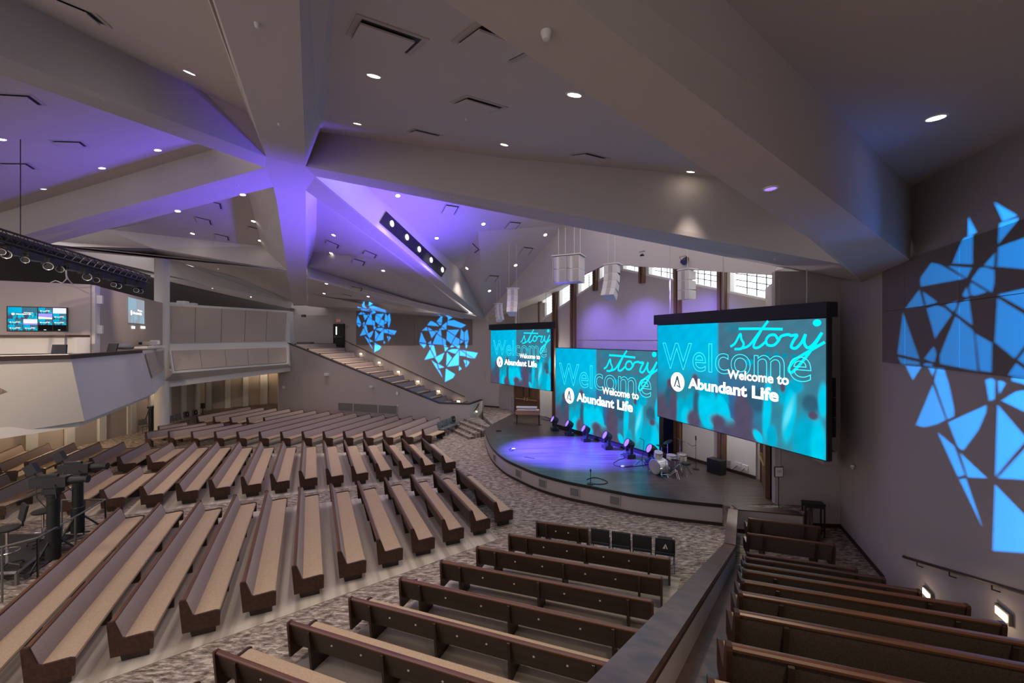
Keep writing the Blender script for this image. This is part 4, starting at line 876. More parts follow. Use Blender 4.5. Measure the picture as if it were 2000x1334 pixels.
def par_can(loc, aim, r, label, group, lens='glassy', name='stage_lamp', L=.34, body='black'):
    t = thing(name, label, 'lamp', tuple(loc), 0, group); v = (Vector(aim)-Vector(loc)).normalized(); t.rotation_euler = v.to_track_quat('Z', 'Y').to_euler()
    link('can', cached(('can', r, L, body), lambda: MB().lathe([(r*.55, -L), (r*.8, -L*.75), (r, -.02), (r, .0), (r*.9, .0)], k=16).mesh('can', M[body], True)), t)
    link('lens', cached(('lens', r, lens), lambda: MB().lathe([(0, -.03), (r*.5, -.012), (r*.88, .004), (r*.88, -.03)], k=16).mesh('lens', M[lens], True)), t)
    link('yoke', cached(('yoke', r), lambda: MB().tube([(-r*1.15, 0, -L*.4), (-r*1.15, r*1.6, -L*.4), (r*1.15, r*1.6, -L*.4), (r*1.15, 0, -L*.4)], .012, 4).mesh('yoke', M['black'])), t)
    return t
for i, (x, y, rpx) in enumerate([(3, 492, 7), (12, 497, 9), (49, 508, 7), (94, 520, 8.5), (117, 526, 7), (170, 541, 8), (188, 547, 6), (222, 556, 5), (231, 558.5, 6), (266, 567, 5), (274, 569, 5)]):
    t_ = (x+70)/346; Y = 1/((1-t_)/10.2+t_/17.0)-.28; p = P(x, y, Y); par_can(p, p+Vector((.75, -.9, -.35)), rpx/F*Y, 'round black lamp with a glass lens, %s along the truss from the hall side wall' % ORD[i], 'lamps on the booth truss')
for x, y in ((138, 545), ): tag(MB().tube([P(124, 500, 14.2), P(129, 520, 14.6), P(130, 538, 15), P(133, 545, 15.6), P(143, 556, 16.9)], .02, 5).obj('cable', M['spk']), 'pale cable drooping from the truss to the booth wall top', 'cable')
tag(MB().tube([P(112, 499, 14.2), P(124, 505, 14.4), P(128, 525, 15), P(130, 545, 16), P(122, 553, 16.8), P(108, 548, 16.8), P(99, 552, 16.9)], .02, 5).obj('cable', M['spk']), 'pale cable looped along the booth wall top', 'cable')

# ------------------------------------------------------------------ loudspeakers
def line_array(x, yt, Y, n, w, h, dpt, rz, curve, label, rods, front='spk', y_top=None, style='arc'):
    top = P(x, yt, Y); r = thing('hanging_speaker', label, 'speaker', tuple(top), rz, 'hung speakers')
    pos = Vector((0, 0, -.06)); a = 0; MB().box((0, dpt/2, -.02), (w*1.12, dpt*1.05, .05)).obj('rigging_frame', M['spk'], r)
    for i in range(n):
        R = Matrix.Rotation(a, 3, 'X'); c = pos+R@Vector((0, dpt/2, -h/2))
        b = MB().prism([c+R@Vector(p) for p in ((-w*.5, -dpt/2, -h*.49), (w*.5, -dpt/2, -h*.49), (w*.36, dpt/2, -h*.42), (-w*.36, dpt/2, -h*.42))], [c+R@Vector(p) for p in ((-w*.5, -dpt/2, h*.49), (w*.5, -dpt/2, h*.49), (w*.36, dpt/2, h*.42), (-w*.36, dpt/2, h*.42))])
        cab = b.obj('cabinet', M['spk'], r)
        MB().box(c+R@Vector((0, -dpt/2-.006, 0)), (w*.3, .012, h*.86), M=R).obj('grille', M['spk2'], cab)
        pos = pos+R@Vector((0, 0, -h)); a += curve
    for dx, dy in rods: MB().tube([(dx, dy, 0), (dx, dy, y_top or 1.6)], .008, 5).obj('hanging_rod', M['spk'], r)
    return r
axis_rz = math.atan2(bd.y, bd.x)
sw = thing('subwoofer_cluster', 'block-shaped pale speaker cluster hung in front of the stage gable', 'speaker', tuple(P(1079, 552, 20.6)), math.radians(-26), 'hung speakers')
for i in range(4):
    for j in range(2):
        c = MB().box((.17+.335*i, .45, .31+.62*j), (.325, .9, .61)).obj('cabinet', M['spk'], sw)
        (MB().poly([(.02+.335*i, -.004, .03+.62*j), (.12+.335*i, -.08, .05+.62*j), (.12+.335*i, -.08, .58+.62*j), (.02+.335*i, -.004, .6+.62*j)]).poly([(.12+.335*i, -.08, .05+.62*j), (.2+.335*i, -.004, .03+.62*j), (.2+.335*i, -.004, .6+.62*j), (.12+.335*i, -.08, .58+.62*j)]) if i in (0, 2) else MB().box((.17+.335*i, -.01, .31+.62*j), (.26, .02, .54))).obj('baffle', M['spk2'], c)
MB().box((.68, .45, 1.29), (1.45, 1.0, .05)).obj('rigging_frame', M['spk'], sw)
for dx in (.15, .5, .95, 1.25): MB().tube([(dx, .45, 1.3), (dx, .45, 2.7 if dx != .95 else 3.0)], .011, 5).obj('hanging_rod', M['spk'], sw)
line_array(1192, 514, 19.0, 4, .62, .36, .55, math.radians(-38), -.16, 'curved pale line speaker beside the block cluster', [(-.2, .2), (.1, .25)])
line_array(1334, 525, 16.6, 3, .52, .38, .5, math.radians(-62), 0, 'straight three-box pale speaker above the screen by the drums', [(0, .25)], y_top=3.2)
line_array(1001, 562, 25, 4, .62, .36, .55, math.radians(-8), -.17, 'curved pale line speaker over the far hanging screen', [(-.25, .3), (.2, .3)], y_top=2.6)
line_array(976, 592, 27.5, 4, .42, .26, .42, math.radians(28), -.16, 'smallest curved pale speaker, over the far corner of the stage', [(-.1, .2), (.12, .2)])
sp = thing('wall_speaker', 'dark tall speaker stack on the wall behind the big screen edge', 'speaker', (9.75, 13.45, 3.0), 0); 
for j in range(3): MB().box((0, 0, .35+.62*j), (.55, .5, .6)).obj('cabinet', M['blk2'], sp)
tag(MB().box((9.75, 13.3, 2.45), (.42, .5, .38)).obj('wall_projector', M['spk2']), 'grey boxy projector under the dark speaker stack behind the big screen', 'projector')
# spot heads at the clerestory
for i, (x, y) in enumerate(((1213, 490), (1281, 499), (1362, 510))):
    p = on_bw(x, y+6)-bn*.9; par_can(p, p+Vector((-.9, -.5, -.9)), .14, 'small dark spotlight against the gable windows, %s from the peak' % ORD[i], 'gable spotlights', lens='blk2')
p = P(1057, 571, 28); hb = thing('recessed_box_light', 'dark square recess with a violet lamp in the stage roof', 'lamp', tuple(p)); MB().box((0, 0, .05), (.6, .9, .1), rz=.4).obj('box', M['black'], hb); MB().lathe([(0, -.12), (.12, -.08), (.14, .0)], (0, 0, 0), 14).obj('lens', M['lampb'], hb, True)

# ------------------------------------------------------------------ stage equipment
def at(x, y, z=zs): return G(x, y, z)
sdir = Vector((-bn.x, -bn.y, 0))                      # from the stage to the hall
for i, (x, y) in enumerate([(1083, 841), (1112, 850.5), (1144, 861.5), (1186, 876.5), (1229, 893.5), (1273, 906)]):
    p = at(x, y); r = thing('moving_head_light', 'black moving head with violet lens before the centre LED wall, %s from the organ side' % ORD[i], 'stage light', tuple(p), math.atan2(sdir.y, sdir.x)+math.pi/2-.3, 'moving heads on the stage'); r.scale = (1.3, 1.3, 1.3)
    link('base', cached('mhb', lambda: MB().box((0, 0, .07), (.36, .30, .13)).lathe([(.1, .13), (.1, .17)], k=12).mesh('base', M['blk2'])), r)
    link('yoke', cached('mhy', lambda: MB().prism([(-.19, -.05, .17), (-.15, -.05, .17), (-.15, .05, .17), (-.19, .05, .17)], [(-.2, -.04, .5), (-.165, -.04, .5), (-.165, .04, .5), (-.2, .04, .5)]).prism([(.15, -.05, .17), (.19, -.05, .17), (.19, .05, .17), (.15, .05, .17)], [(.165, -.04, .5), (.2, -.04, .5), (.2, .04, .5), (.165, .04, .5)]).box((0, 0, .18), (.38, .1, .04)).mesh('yoke', M['blk2'])), r)
    R = Matrix.Rotation(math.radians(-62), 3, 'X')
    h = link('head', cached('mhh', lambda: MB().lathe([(.05, -.17), (.13, -.14), (.165, 0), (.165, .12), (.155, .13), (.14, .10)], (0, 0, .47), 18, Matrix.Rotation(math.radians(62), 3, 'X')).mesh('head', M['blk2'], True)), r)
    link('lens', cached('mhl', lambda: MB().lathe([(0, .118), (.14, .112), (.14, .09)], (0, 0, .47), 18, Matrix.Rotation(math.radians(62), 3, 'X')).mesh('lens', M['lampb'])), h)
# electric organ
o0 = at(1008, 836); ro = math.radians(-6)
og = thing('electric_organ', 'brown electric organ on thin black legs near the double door', 'organ', tuple(at(1031, 829)), ro)
MB().box((0, -.02, .78), (1.5, .42, .26)).obj('keyboard_case', M['organ'] if 'organ' in M else M['door'], og)
for sx in (-1, 1):
    for sy in (-1, 1): MB().tube([(sx*.68, sy*.16, .66), (sx*.7, sy*.2, 0)], .022, 6).obj('leg', M['black'], og)
MB().box((0, .05, .925), (1.35, .32, .03)).obj('keys', M['paper'], og)
kb = thing('keyboard', 'pale slim keyboard resting on top of the brown organ', 'keyboard', tuple(at(1029, 829)+Vector((0, .16, 1.0))), ro); MB().box((0, 0, .05), (1.3, .34, .09)).obj('keyboard_case', M['spk'], kb)
for sx in (-1, 1): MB().box((sx*.5, 0, -.03), (.04, .2, .07)).obj('foot', M['black'], kb)
MB().box((-.1, -.05, .1), (1.1, .16, .015)).obj('keys', M['paper'], kb)
def boom_stand(name, label, cat, base, h, tilt=(0, 0), r=.24, m='black', boom=None, tripod=True):
    t = thing(name, label, cat, tuple(base)); z0 = .28 if tripod else .02
    MB().tube([(0, 0, z0-.1), (tilt[0]*.5, tilt[1]*.5, h*.5), (tilt[0], tilt[1], h)], .011, 6).obj('pole', M[m], t)
    if tripod:
        for k in range(3):
            a = k*2.094+.5; MB().tube([(0, 0, z0), (math.cos(a)*r, math.sin(a)*r, .01)], .012, 5).obj('leg', M[m], t)
    else: MB().lathe([(.13, 0), (.13, .02), (.02, .035)], k=16).obj('base', M[m], t)
    if boom: MB().tube([Vector((tilt[0], tilt[1], h))+Vector(b) for b in boom], .009, 5).obj('boom', M[m], t); e_ = Vector((tilt[0], tilt[1], h))+Vector(boom[-1])
    else: e_ = Vector((tilt[0], tilt[1], h))
    return t, e_
t, e_ = boom_stand('microphone_stand', 'slim black tripod stand with a short bent arm left of the drum kit', 'stand', at(1253, 910), 1.05, (.12, .03), boom=[(0, 0, 0), (-.05, 0, .06), (-.2, 0, .12)])
t, e_ = boom_stand('microphone_stand', 'low straight microphone stand near the curved stage edge', 'microphone', at(1153.5, 945), .42, tripod=False); MB().lathe([(.012, -.02), (.024, .06), (.03, .11), (.0, .14)], e_, 10).obj('microphone', M['blk2'], t, True)
t, e_ = boom_stand('music_stand', 'tall black stand with folded arms behind the drum kit', 'stand', at(1359, 916.5), 1.25, tripod=False, boom=[(0, 0, -.25), (-.12, 0, -.3), (-.28, 0, -.22), (-.33, 0, -.14)]); MB().tube([(0, 0, 1.2), (0, 0, 1.38)], .03, 6).obj('clamp', M['black'], t)
for i, x in enumerate((1000, 1002.5)):
    t, e_ = boom_stand('microphone_stand', ('grey microphone stand by the organ, the one nearer the landing', 'grey microphone stand by the organ, the one nearer the double door')[i], 'stand', at(x+(2 if i else 0), 829-i*6), 1.75, tripod=False, m='steel', boom=[(0, 0, 0), (-.06, 0, -.12)])
t, e_ = boom_stand('microphone_stand', 'black stand at the inner end of the organ', 'stand', at(1054, 830), 1.5, tripod=False, boom=[(0, 0, 0), (-.2, -.05, -.15), (-.3, -.06, -.3)])
def cable(pts, label, m='black', r=.012, z=zs+.012): return tag(MB().tube([Vector((p.x, p.y, z)) for p in spline([at(*q)[:2] for q in pts], 5)], r, 5).obj('cable', M[m], None, True), label, 'cable')
cable([(1146, 937), (1160, 933), (1178, 937), (1187, 943), (1175, 946), (1154, 945)], 'thin dark cable curling round the low stand by the stage edge')
cable([(1236, 910), (1215, 912), (1198, 907), (1208, 899), (1222, 894), (1212, 890)], 'black cable winding from the moving heads across the planks')
cable([(1269, 907), (1240, 911.5), (1216, 913), (1200, 909)], 'black cable running from the drum kit towards the stage front')
cable([(1212, 889), (1218, 893), (1226, 890), (1220, 886.5), (1211, 890), (1230, 892), (1238, 896)], 'tangle of black cable behind the moving heads', r=.02)
cable([(994, 879), (999, 876), (1004, 878), (999, 881), (994, 879)], 'small black cable coil on the near side of the planks')
cable([(1389, 925), (1420, 921), (1440, 923), (1452, 929)], 'dark cable along the foot of the white stage wall')
cable([(1062, 812), (1072, 817), (1080, 818), (1070, 822), (1058, 818)], 'black cable heap between the double door and the LED wall', r=.02)
tag(MB().lathe([(.05, 0), (.09, .02), (.07, .05), (0, .06)], at(1216.5, 912), 12).obj('cable_reel', M['cone'], None, True), 'small white round plug on the cable left of the drums', 'plug')
tag(MB().lathe([(.08, 0), (.1, .03), (.05, .06), (0, .06)], at(1003, 877.5), 12).obj('floor_puck', M['spk'], None, True), 'small white puck beside the little cable coil', 'plug')
tag(MB().box(at(974, 842)+Vector((0, 0, .03)), (.3, .2, .06)).obj('floor_box', M['blk2']), 'small dark box on the planks near the landing corner', 'box')
tag(MB().box(at(1034, 894)+Vector((0, 0, .006)), (.5, .08, .012), rz=-.5).obj('floor_hatch', M['blk2']), 'flat dark slot in the planks beyond the moving heads', 'hatch')
# drum kit
def drum(name, label, c, r, h, M_=None, heads=True, parent=None, lugs=8, z=True):
    t = thing(name, label, 'drum', tuple(c)); Rm = M_ or Matrix.Identity(3)
    MB().lathe([(r, 0), (r, h)], k=24, M=Rm).obj('shell', M['drum'], t, True)
    for zz in (0, h): MB().lathe([(r*1.04, zz-.015), (r*1.05, zz), (r*1.04, zz+.015), (r*.97, zz+.015), (r*.97, zz-.015)], k=24, M=Rm).obj('hoop', M['chrome'], t, True)
    MB().lathe([(0, h+.004), (r*.97, h+.004)], k=24, M=Rm).obj('drum_head', M['skin'], t)
    MB().lathe([(r*.97, -.004), (0, -.004)], k=24, M=Rm).obj('drum_head', M['skin'], t)
    for k in range(lugs):
        a = 2*math.pi*k/lugs; p0, p1 = Rm@Vector((r*1.06*math.cos(a), r*1.06*math.sin(a), 0)), Rm@Vector((r*1.06*math.cos(a), r*1.06*math.sin(a), h)); MB().tube([p0, p1], .008, 4).obj('tension_rod', M['chrome'], t)
    return t
Rx = Matrix.Rotation(math.radians(90), 3, 'Y')
bdrum = at(1287, 925)+Vector((0, 0, .31)); Rz = Matrix.Rotation(math.radians(205), 3, 'Z')
bdr = drum('bass_drum', 'big pearl-white bass drum lying on its side', bdrum+Rz@Vector((-.23, 0, 0)), .29, .46, Rz@Rx)
for s in (-1, 1): MB().tube([Rz@Vector((.3, s*.22, -.1)), Rz@Vector((.42, s*.34, -.30))], .01, 5).obj('leg', M['chrome'], bdr)
rk = Matrix.Rotation(.3, 3, 'X')
drum('rack_tom', 'small white tom with round vents above the bass drum', at(1286, 925)+Vector((.0, .05, .66)), .17, .2, rk)
drum('snare_drum', 'shallow snare drum in the middle of the kit', at(1313, 925)+Vector((0, .1, .57)), .19, .14, Matrix.Rotation(.08, 3, 'X'))
ft = drum('floor_tom', 'white floor tom beside the tall black stand', at(1336, 925)+Vector((0, .25, .42)), .2, .3, Matrix.Rotation(.12, 3, 'X'))
for k in range(3): a = k*2.094; MB().tube([(.2*math.cos(a), .2*math.sin(a), .1), (.24*math.cos(a), .24*math.sin(a), -.41)], .009, 5).obj('leg', M['chrome'], ft)
def cymbal(name, label, x, y, h, r, tilt, m='cym'):
    t, e_ = boom_stand(name, label, 'cymbal', at(x, y), h, r=.26, m='chrome'); MB().lathe([(0, .02), (.03, .018), (.035, .004), (r, -.012), (r, -.016)], e_, 24, Matrix.Rotation(tilt, 3, 'Y')).obj('cymbal', M[m], t, True)
    return t
cymbal('crash_cymbal', 'dark crash cymbal tilted beside the centre LED wall', 1292, 917, .98, .23, .15)
cymbal('ride_cymbal', 'dark cymbal highest of the kit against the blue drape', 1328, 919, 1.28, .24, .45)
cymbal('hihat_cymbal', 'low dark cymbal pair at the front of the kit', 1319, 931, .66, .17, .1)
cymbal('splash_cymbal', 'small dark cymbal behind the rack tom', 1304, 914, 1.1, .2, -.5)
for i, (x, y, h, lb) in enumerate(((1322, 933, .5, 'chrome tripod stand in front of the snare drum'), (1300, 929, .6, 'chrome tripod stand between bass drum and snare'))):
    t, e_ = boom_stand('drum_hardware_stand', lb, 'stand', at(x, y), h, r=.3, m='chrome')
st = thing('drum_stool', 'black round drum stool on chrome legs behind the kit', 'stool', tuple(at(1340, 928))); MB().lathe([(.0, .5), (.17, .5), (.18, .46), (.16, .42), (0, .42)], k=18).obj('seat', M['blk2'], st, True)
for k in range(3): a = k*2.094+.3; MB().tube([(0, 0, .36), (.26*math.cos(a), .26*math.sin(a), .01)], .012, 5).obj('leg', M['chrome'], st)
MB().tube([(0, 0, .2), (0, 0, .43)], .016, 6).obj('pole', M['chrome'], st)
pdl = MB(); 
for a, c in (((1275, 918), (1303, 938)), ((1278, 921), (1304, 933)), ((1290, 928), (1306, 928))): pdl.tube([at(*a)+Vector((0, 0, .03)), at(*c)+Vector((0, 0, .02))], .012, 5)
tag(pdl.obj('pedal_frame', M['chrome']), 'chrome pedal frame on the floor before the bass drum', 'pedal')
am = thing('amplifier', 'black box amplifier against the white stage wall', 'amplifier', tuple(at(1396, 925)), math.radians(-62)); MB().box((0, .1, .29), (.62, .35, .56)).obj('cabinet', M['blk2'], am); MB().box((0, -.08, .26), (.54, .012, .4)).obj('grille', M['black'], am)
for sx in (-.25, .25): MB().lathe([(.02, -.0), (.02, .02)], (sx, .1, .57), 8).obj('corner_knob', M['steel'], am)
onbox('wall_socket', 1428, 903, BW0, BW1, (.12, .03, .2), 'spk2', 'small grey wall plate left of the white outlet boxes', 'socket', .12)
onbox('wall_socket', 1445, 906, BW0, BW1, (.26, .05, .16), 'cone', 'white outlet box with cables on the white stage wall', 'socket', .12)
onbox('wall_socket', 1459, 912, BW0, BW1, (.24, .05, .2), 'cone', 'white framed outlet box nearest the single stage door', 'socket', .12)
for i, (a, c) in enumerate((((1445, 908), (1432, 922)), ((1459, 914), (1449, 926)))):
    p, q_ = on_bw(*a)-bn*.16, at(*c); tag(MB().tube([p, (p+q_)/2-bn*.15, Vector((q_.x, q_.y, zs+.02))], .012, 5).obj('cable', M['black'], None, True), ('thin black cable hanging from the middle outlet box', 'thin black cable hanging from the outlet box by the door')[i], 'cable')
# sign on a stand
sg = thing('sign_stand', 'black-framed paper notice on a slim stand by the pale wall', 'sign', tuple(at(1521, 995, zs)+Vector((0, 0, .05))), 0)
MB().tube([(0, 0, 0), (0, 0, 1.0)], .014, 6).obj('pole', M['black'], sg); MB().lathe([(.15, 0), (.15, .015)], (0, 0, -.045), 18).obj('base', M['black'], sg)
fr = MB().box((0, 0, 1.14), (.28, .03, .33)).obj('frame', M['black'], sg); MB().box((0, -.02, 1.14), (.235, .01, .285)).obj('notice', M['paper'], fr)
for i in range(3): MB().box((0, -.027, 1.18-.035*i), (.16-.02*i, .004, .008)).obj('notice_text_line', M['spk2'], fr) if False else None
nb = MB().box((0, -.027, 1.19), (.17, .003, .008)).box((0, -.027, 1.165), (.13, .003, .008)).box((0, -.027, 1.14), (.15, .003, .008)).obj('printed_text', M['vent'], fr)
# side table
tb = thing('side_table', 'narrow black side table with lower shelf against the near end wall', 'table', (9.36, 13.25, 0), -.25)
MB().box((0, 0, 1.0), (.56, .30, .04)).box((0, 0, .93), (.5, .25, .1)).obj('tabletop', M['black'], tb); MB().box((0, 0, .2), (.5, .25, .03)).obj('shelf', M['black'], tb)
for sx in (-.255, .255):
    for sy in (-.125, .125): MB().box((sx, sy, .49), (.035, .035, .98)).obj('leg', M['black'], tb)
# vents in the stage front
for i, (x, y) in enumerate([(966.5, 886), (1013, 917), (1060, 936.5), (1122.5, 956), (1201, 973.5)]):
    p = G(x, y, .36); c = min(lipw, key=lambda v: abs(v.x/v.y-(x-CX)/F)); k = lipw.index(c); dv = (lipw[min(k+1, len(lipw)-1)]-lipw[max(k-1, 0)]).normalized()
    r_ = (x-CX)/F; a_v, b_v = lipw[max(k-1, 0)], lipw[min(k+1, len(lipw)-1)]; pp = VPL(x, 0, a_v, b_v); n = Vector((dv.y, -dv.x)); n = -n if n.dot(Vector(pp[:2])) > 0 else n
    t = thing('floor_vent', 'square grey vent in the curved stage front, %s from the landing end' % ORD[i], 'vent', (pp.x+n.x*.0, pp.y+n.y*.0, .2), math.atan2(dv.y, dv.x), 'stage front vents')
    MB().box((0, 0, .17), (.40, .06, .34)).obj('frame', M['spk2'], t); MB().box((0, -.035*(1 if n.dot(Vector((-dv.y, dv.x))) < 0 else -1), .17), (.34, .01, .28)).obj('grille', M['grille'], t)
# ------------------------------------------------------------------ wall devices and rails of the wings
gr = [on_pw(660, 790), on_pw(777, 793.5)]; gz0, gz1 = on_pw(777, 808.5).z, on_pw(777, 793).z; o_ = -pn*.02
gt = thing('return_air_grille', 'long grey louvred grille low on the far wing wall', 'grille', (0, 0, 0))
xs_ = [660.5, 690.5, 739, 776.5]
pq = [VPL(x, 0, PW0, PW1) for x in xs_]
MB().prism([(pq[0].x+o_.x, pq[0].y+o_.y, gz0-.05), (pq[3].x+o_.x, pq[3].y+o_.y, gz0-.05), (pq[3].x+o_.x, pq[3].y+o_.y, gz1+.05), (pq[0].x+o_.x, pq[0].y+o_.y, gz1+.05)],
           [(pq[0].x+2*o_.x, pq[0].y+2*o_.y, gz0-.05), (pq[3].x+2*o_.x, pq[3].y+2*o_.y, gz0-.05), (pq[3].x+2*o_.x, pq[3].y+2*o_.y, gz1+.05), (pq[0].x+2*o_.x, pq[0].y+2*o_.y, gz1+.05)]).obj('frame', M['spk2'], gt)
for a, c in zip(pq, pq[1:]):
    d_ = (Vector(c[:2])-Vector(a[:2])).normalized()*.06; a2_, c2_ = Vector(a[:2])+d_, Vector(c[:2])-d_
    MB().prism([(a2_.x+2.4*o_.x, a2_.y+2.4*o_.y, gz0), (c2_.x+2.4*o_.x, c2_.y+2.4*o_.y, gz0), (c2_.x+2.4*o_.x, c2_.y+2.4*o_.y, gz1), (a2_.x+2.4*o_.x, a2_.y+2.4*o_.y, gz1)],
               [(a2_.x+3*o_.x, a2_.y+3*o_.y, gz0), (c2_.x+3*o_.x, c2_.y+3*o_.y, gz0), (c2_.x+3*o_.x, c2_.y+3*o_.y, gz1), (a2_.x+3*o_.x, a2_.y+3*o_.y, gz1)]).obj('louvre_panel', M['grille'], gt)
PWo = (Vector(PW0)-pn*.0, Vector(PW1)-pn*.0)
for x, y, sz, m, lb in ((640, 731, (.36, .2, .2), 'cone', 'white box fitting, highest device on the far wing wall'), (727, 755, (.3, .2, .14), 'spk', 'pale twin-lamp fitting above the grille on the wing wall'), (777.5, 768, (.16, .1, .22), 'cone', 'white box above the grille end on the wing wall'),
                        (556, 756, (.18, .1, .2), 'cone', 'small white box on the wing wall nearest the balcony'), (778.5, 792, (.1, .05, .12), 'cone', 'tiny white plate beside the grille end')): onbox('wall_device', x, y, PW0, PW1, sz, m, lb, 'device', .1)
onbox('wall_plate', 942, 734, WL0, WL1, (.5, .05, .55), 'spk2', 'square pale grey plate on the far wall beside the LED screen', 'plate', .04)
onbox('exit_sign', 663, 626.5, WL0, WL1, (.5, .12, .26), 'cone', 'red EXIT sign over the dark upper door', 'sign', .08)
ex = link('lettering', text_mesh('EXIT', (-.2, -.08, .2, .08), 'red_e', .01), bpy.data.objects['exit_sign']); p = VPL(663, 626.5, WL0, WL1); 
wdir = (Vector(WL0)-Vector(WL1)).normalized(); wn_ = Vector((wdir.y, -wdir.x)); wn_ = -wn_ if wn_.dot(Vector(p[:2])) > 0 else wn_
ex.location = (p.x+wn_.x*.15, p.y+wn_.y*.15, p.z); ex.rotation_euler = (0, 0, math.atan2(wdir.y, wdir.x))
onbox('wall_plate', 677.5, 637.5, WL0, WL1, (.16, .05, .2), 'spk2', 'small plate beside the dark upper door', 'plate', .04)
tag(MB().lathe([(0, .06), (.05, .05), (.06, 0), (0, -.1)], on_wr(1669, 910)+Vector((-.1, -.05, 0)), 10).obj('wall_sensor', M['cone'], None, True), 'small white bulbous sensor on the near end wall', 'sensor')
p = P(593, 617, 38.2); tag(MB().box(p, (.3, .3, .2)).tube([p, p+Vector((0, .25, .15))], .03, 5).obj('ceiling_camera', M['blk2']), 'small dark camera unit above the upper balcony door wall', 'camera')
tag(MB().box(P(596, 668.5, 38.2)+Vector((0, 0, -.35)), (1.5, .5, .75), rz=-.3).obj('sofa_back', M['chair']), 'dark upholstered bench back on the top landing of the far wing', 'bench')
def handrail(A, B, lb, segs, drop, wallA, wallB, off=.1, r=.03):
    a, c = VPL(*A, wallA, wallB), VPL(*B, wallA, wallB); d_ = (Vector(wallB)-Vector(wallA)).normalized(); n = Vector((-d_.y, d_.x)); n = -n if n.dot(Vector(a[:2])) > 0 else n; o3 = Vector((n.x*off, n.y*off, 0))
    t = thing('handrail', lb, 'handrail', (0, 0, 0)); MB().tube([a+o3, c+o3, c+o3*.3+(c-a).normalized()*.15], r, 8).obj('rail', M['wood'], t, True)
    for i in range(segs):
        q = a+(c-a)*(i+.5)/segs; MB().tube([q+o3, q+o3+Vector((0, 0, -.1)), q+Vector((0, 0, -.12))], .012, 5).obj('bracket', M['black'], t)
    return t
handrail((674.5, 665), (905, 773), 'long dark handrail sloping down the far hearts wall', 7, 0, WL0, WL1)
handrail((2150, 1200), (1776, 1089), 'dark handrail sloping down the near hearts wall', 4, 0, WR1, WR2)
t = thing('handrail', 'short dark handrail on the white end of the far wing wall', 'handrail', (0, 0, 0)); MB().tube([P(935, 789, 31.2), P(931, 797, 31.0), P(926.5, 802.5, 30.6)], .04, 6).obj('rail', M['wood'], t); MB().tube([P(931, 797, 31.0), P(932, 798, 31.4)], .015, 5).obj('bracket', M['black'], t)
def steplight(x, y, A, B, sz, lb, en, grp):
    p = VPL(x, y, A, B); d_ = (Vector(B)-Vector(A)).normalized(); n = Vector((-d_.y, d_.x)); n = -n if n.dot(Vector(p[:2])) > 0 else n
    t = thing('step_light', lb, 'light', tuple(p+Vector((n.x*.03, n.y*.03, 0))), math.atan2(d_.y, d_.x), grp); s_ = -1 if n.dot(Vector((-math.sin(t.rotation_euler.z), math.cos(t.rotation_euler.z)))) < 0 else 1
    MB().box((0, 0, 0), (sz*1.25, .05, sz*.72)).obj('frame', M['steel'], t); MB().box((0, s_*.03, 0), (sz, .012, sz*.45)).obj('louvre', M['step_e'], t)
    lamp('POINT', tuple(p+Vector((n.x*.25, n.y*.25, -.08))), en, (1, .75, .5), size=.05, name='step_glow')
for i, (x, y) in enumerate([(896, 782.6), (857, 762.8), (817, 743.7), (779, 725), (741.5, 707), (705.8, 690)]):
    steplight(x, y+1, WL0, WL1, .28, 'small lit step light low on the far hearts wall, %s from the stage' % ORD[i], 3, 'far step lights')
steplight(1816, 1161, WR1, WR2, .26, 'lit louvred step light under the near handrail, the one nearer the stage', 2, 'near step lights'); steplight(1965, 1201, WR1, WR2, .26, 'lit louvred step light under the near handrail, the one nearer the viewer', 2, 'near step lights')
p = P(931, 804, 30.9); tag(MB().lathe([(0, -.02), (.06, -.02), (.06, .02), (0, .02)], p, 10, Matrix.Rotation(1.4, 3, 'X')).obj('step_light', M['step_e']), 'round lit step light at the landing end of the wing wall', 'light', 'far step lights')

# ------------------------------------------------------------------ camera platform
pl = thing('camera_platform', 'low black carpeted camera platform with silver edge and guard rails', 'platform', (0, 0, 0))
c0, c1, c2, c3 = Vector((-12.25, 10.62)), Vector((-13.0, 12.6)), Vector((-17, 11.4)), Vector((-16.2, 8.7))
c0b = Vector((-11.3, 9.3)); cn = [Vector((-11.15, 8.9)), Vector((-12.75, 12.9)), Vector((-16.6, 11.6)), Vector((-16.2, 9.6)), Vector((-12.4, 10.2)), Vector((-12.1, 8.6))]
cn = [G(33, 1115, .35).xy, G(95, 1067, .35).xy, Vector((-12.55, 12.55)), Vector((-16.8, 12.6)), Vector((-16.8, 10.2))]
MB().slab(cn, .27, .345).obj('deck', M['chaird'], pl)
b = MB()
for a, c in zip(cn, cn[1:]+cn[:1]): b.tube([(a.x, a.y, .30), (c.x, c.y, .30)], .045, 4)
b.obj('deck_edge', M['steel'], pl)
for a in cn: MB().box((a.x, a.y, .15), (.06, .06, .3)).obj('leg', M['steel'], pl)
rails = [(Vector((-13.4, 12.7)), Vector((-12.15, 12.75))), (Vector((-12.15, 12.75)), Vector((-11.45, 10.3))), (Vector((-11.45, 10.3)), Vector((-12.1, 9.4)))]
for a, c in rails:
    g_ = MB().tube([(a.x, a.y, 1.3), (c.x, c.y, 1.3)], .022, 6).obj('guard_rail', M['steel'], pl)
    for t_ in (0, .5, 1): q = a+(c-a)*t_; MB().tube([(q.x, q.y, .02), (q.x, q.y, 1.3)], .022, 6).obj('rail_post', M['steel'], pl)
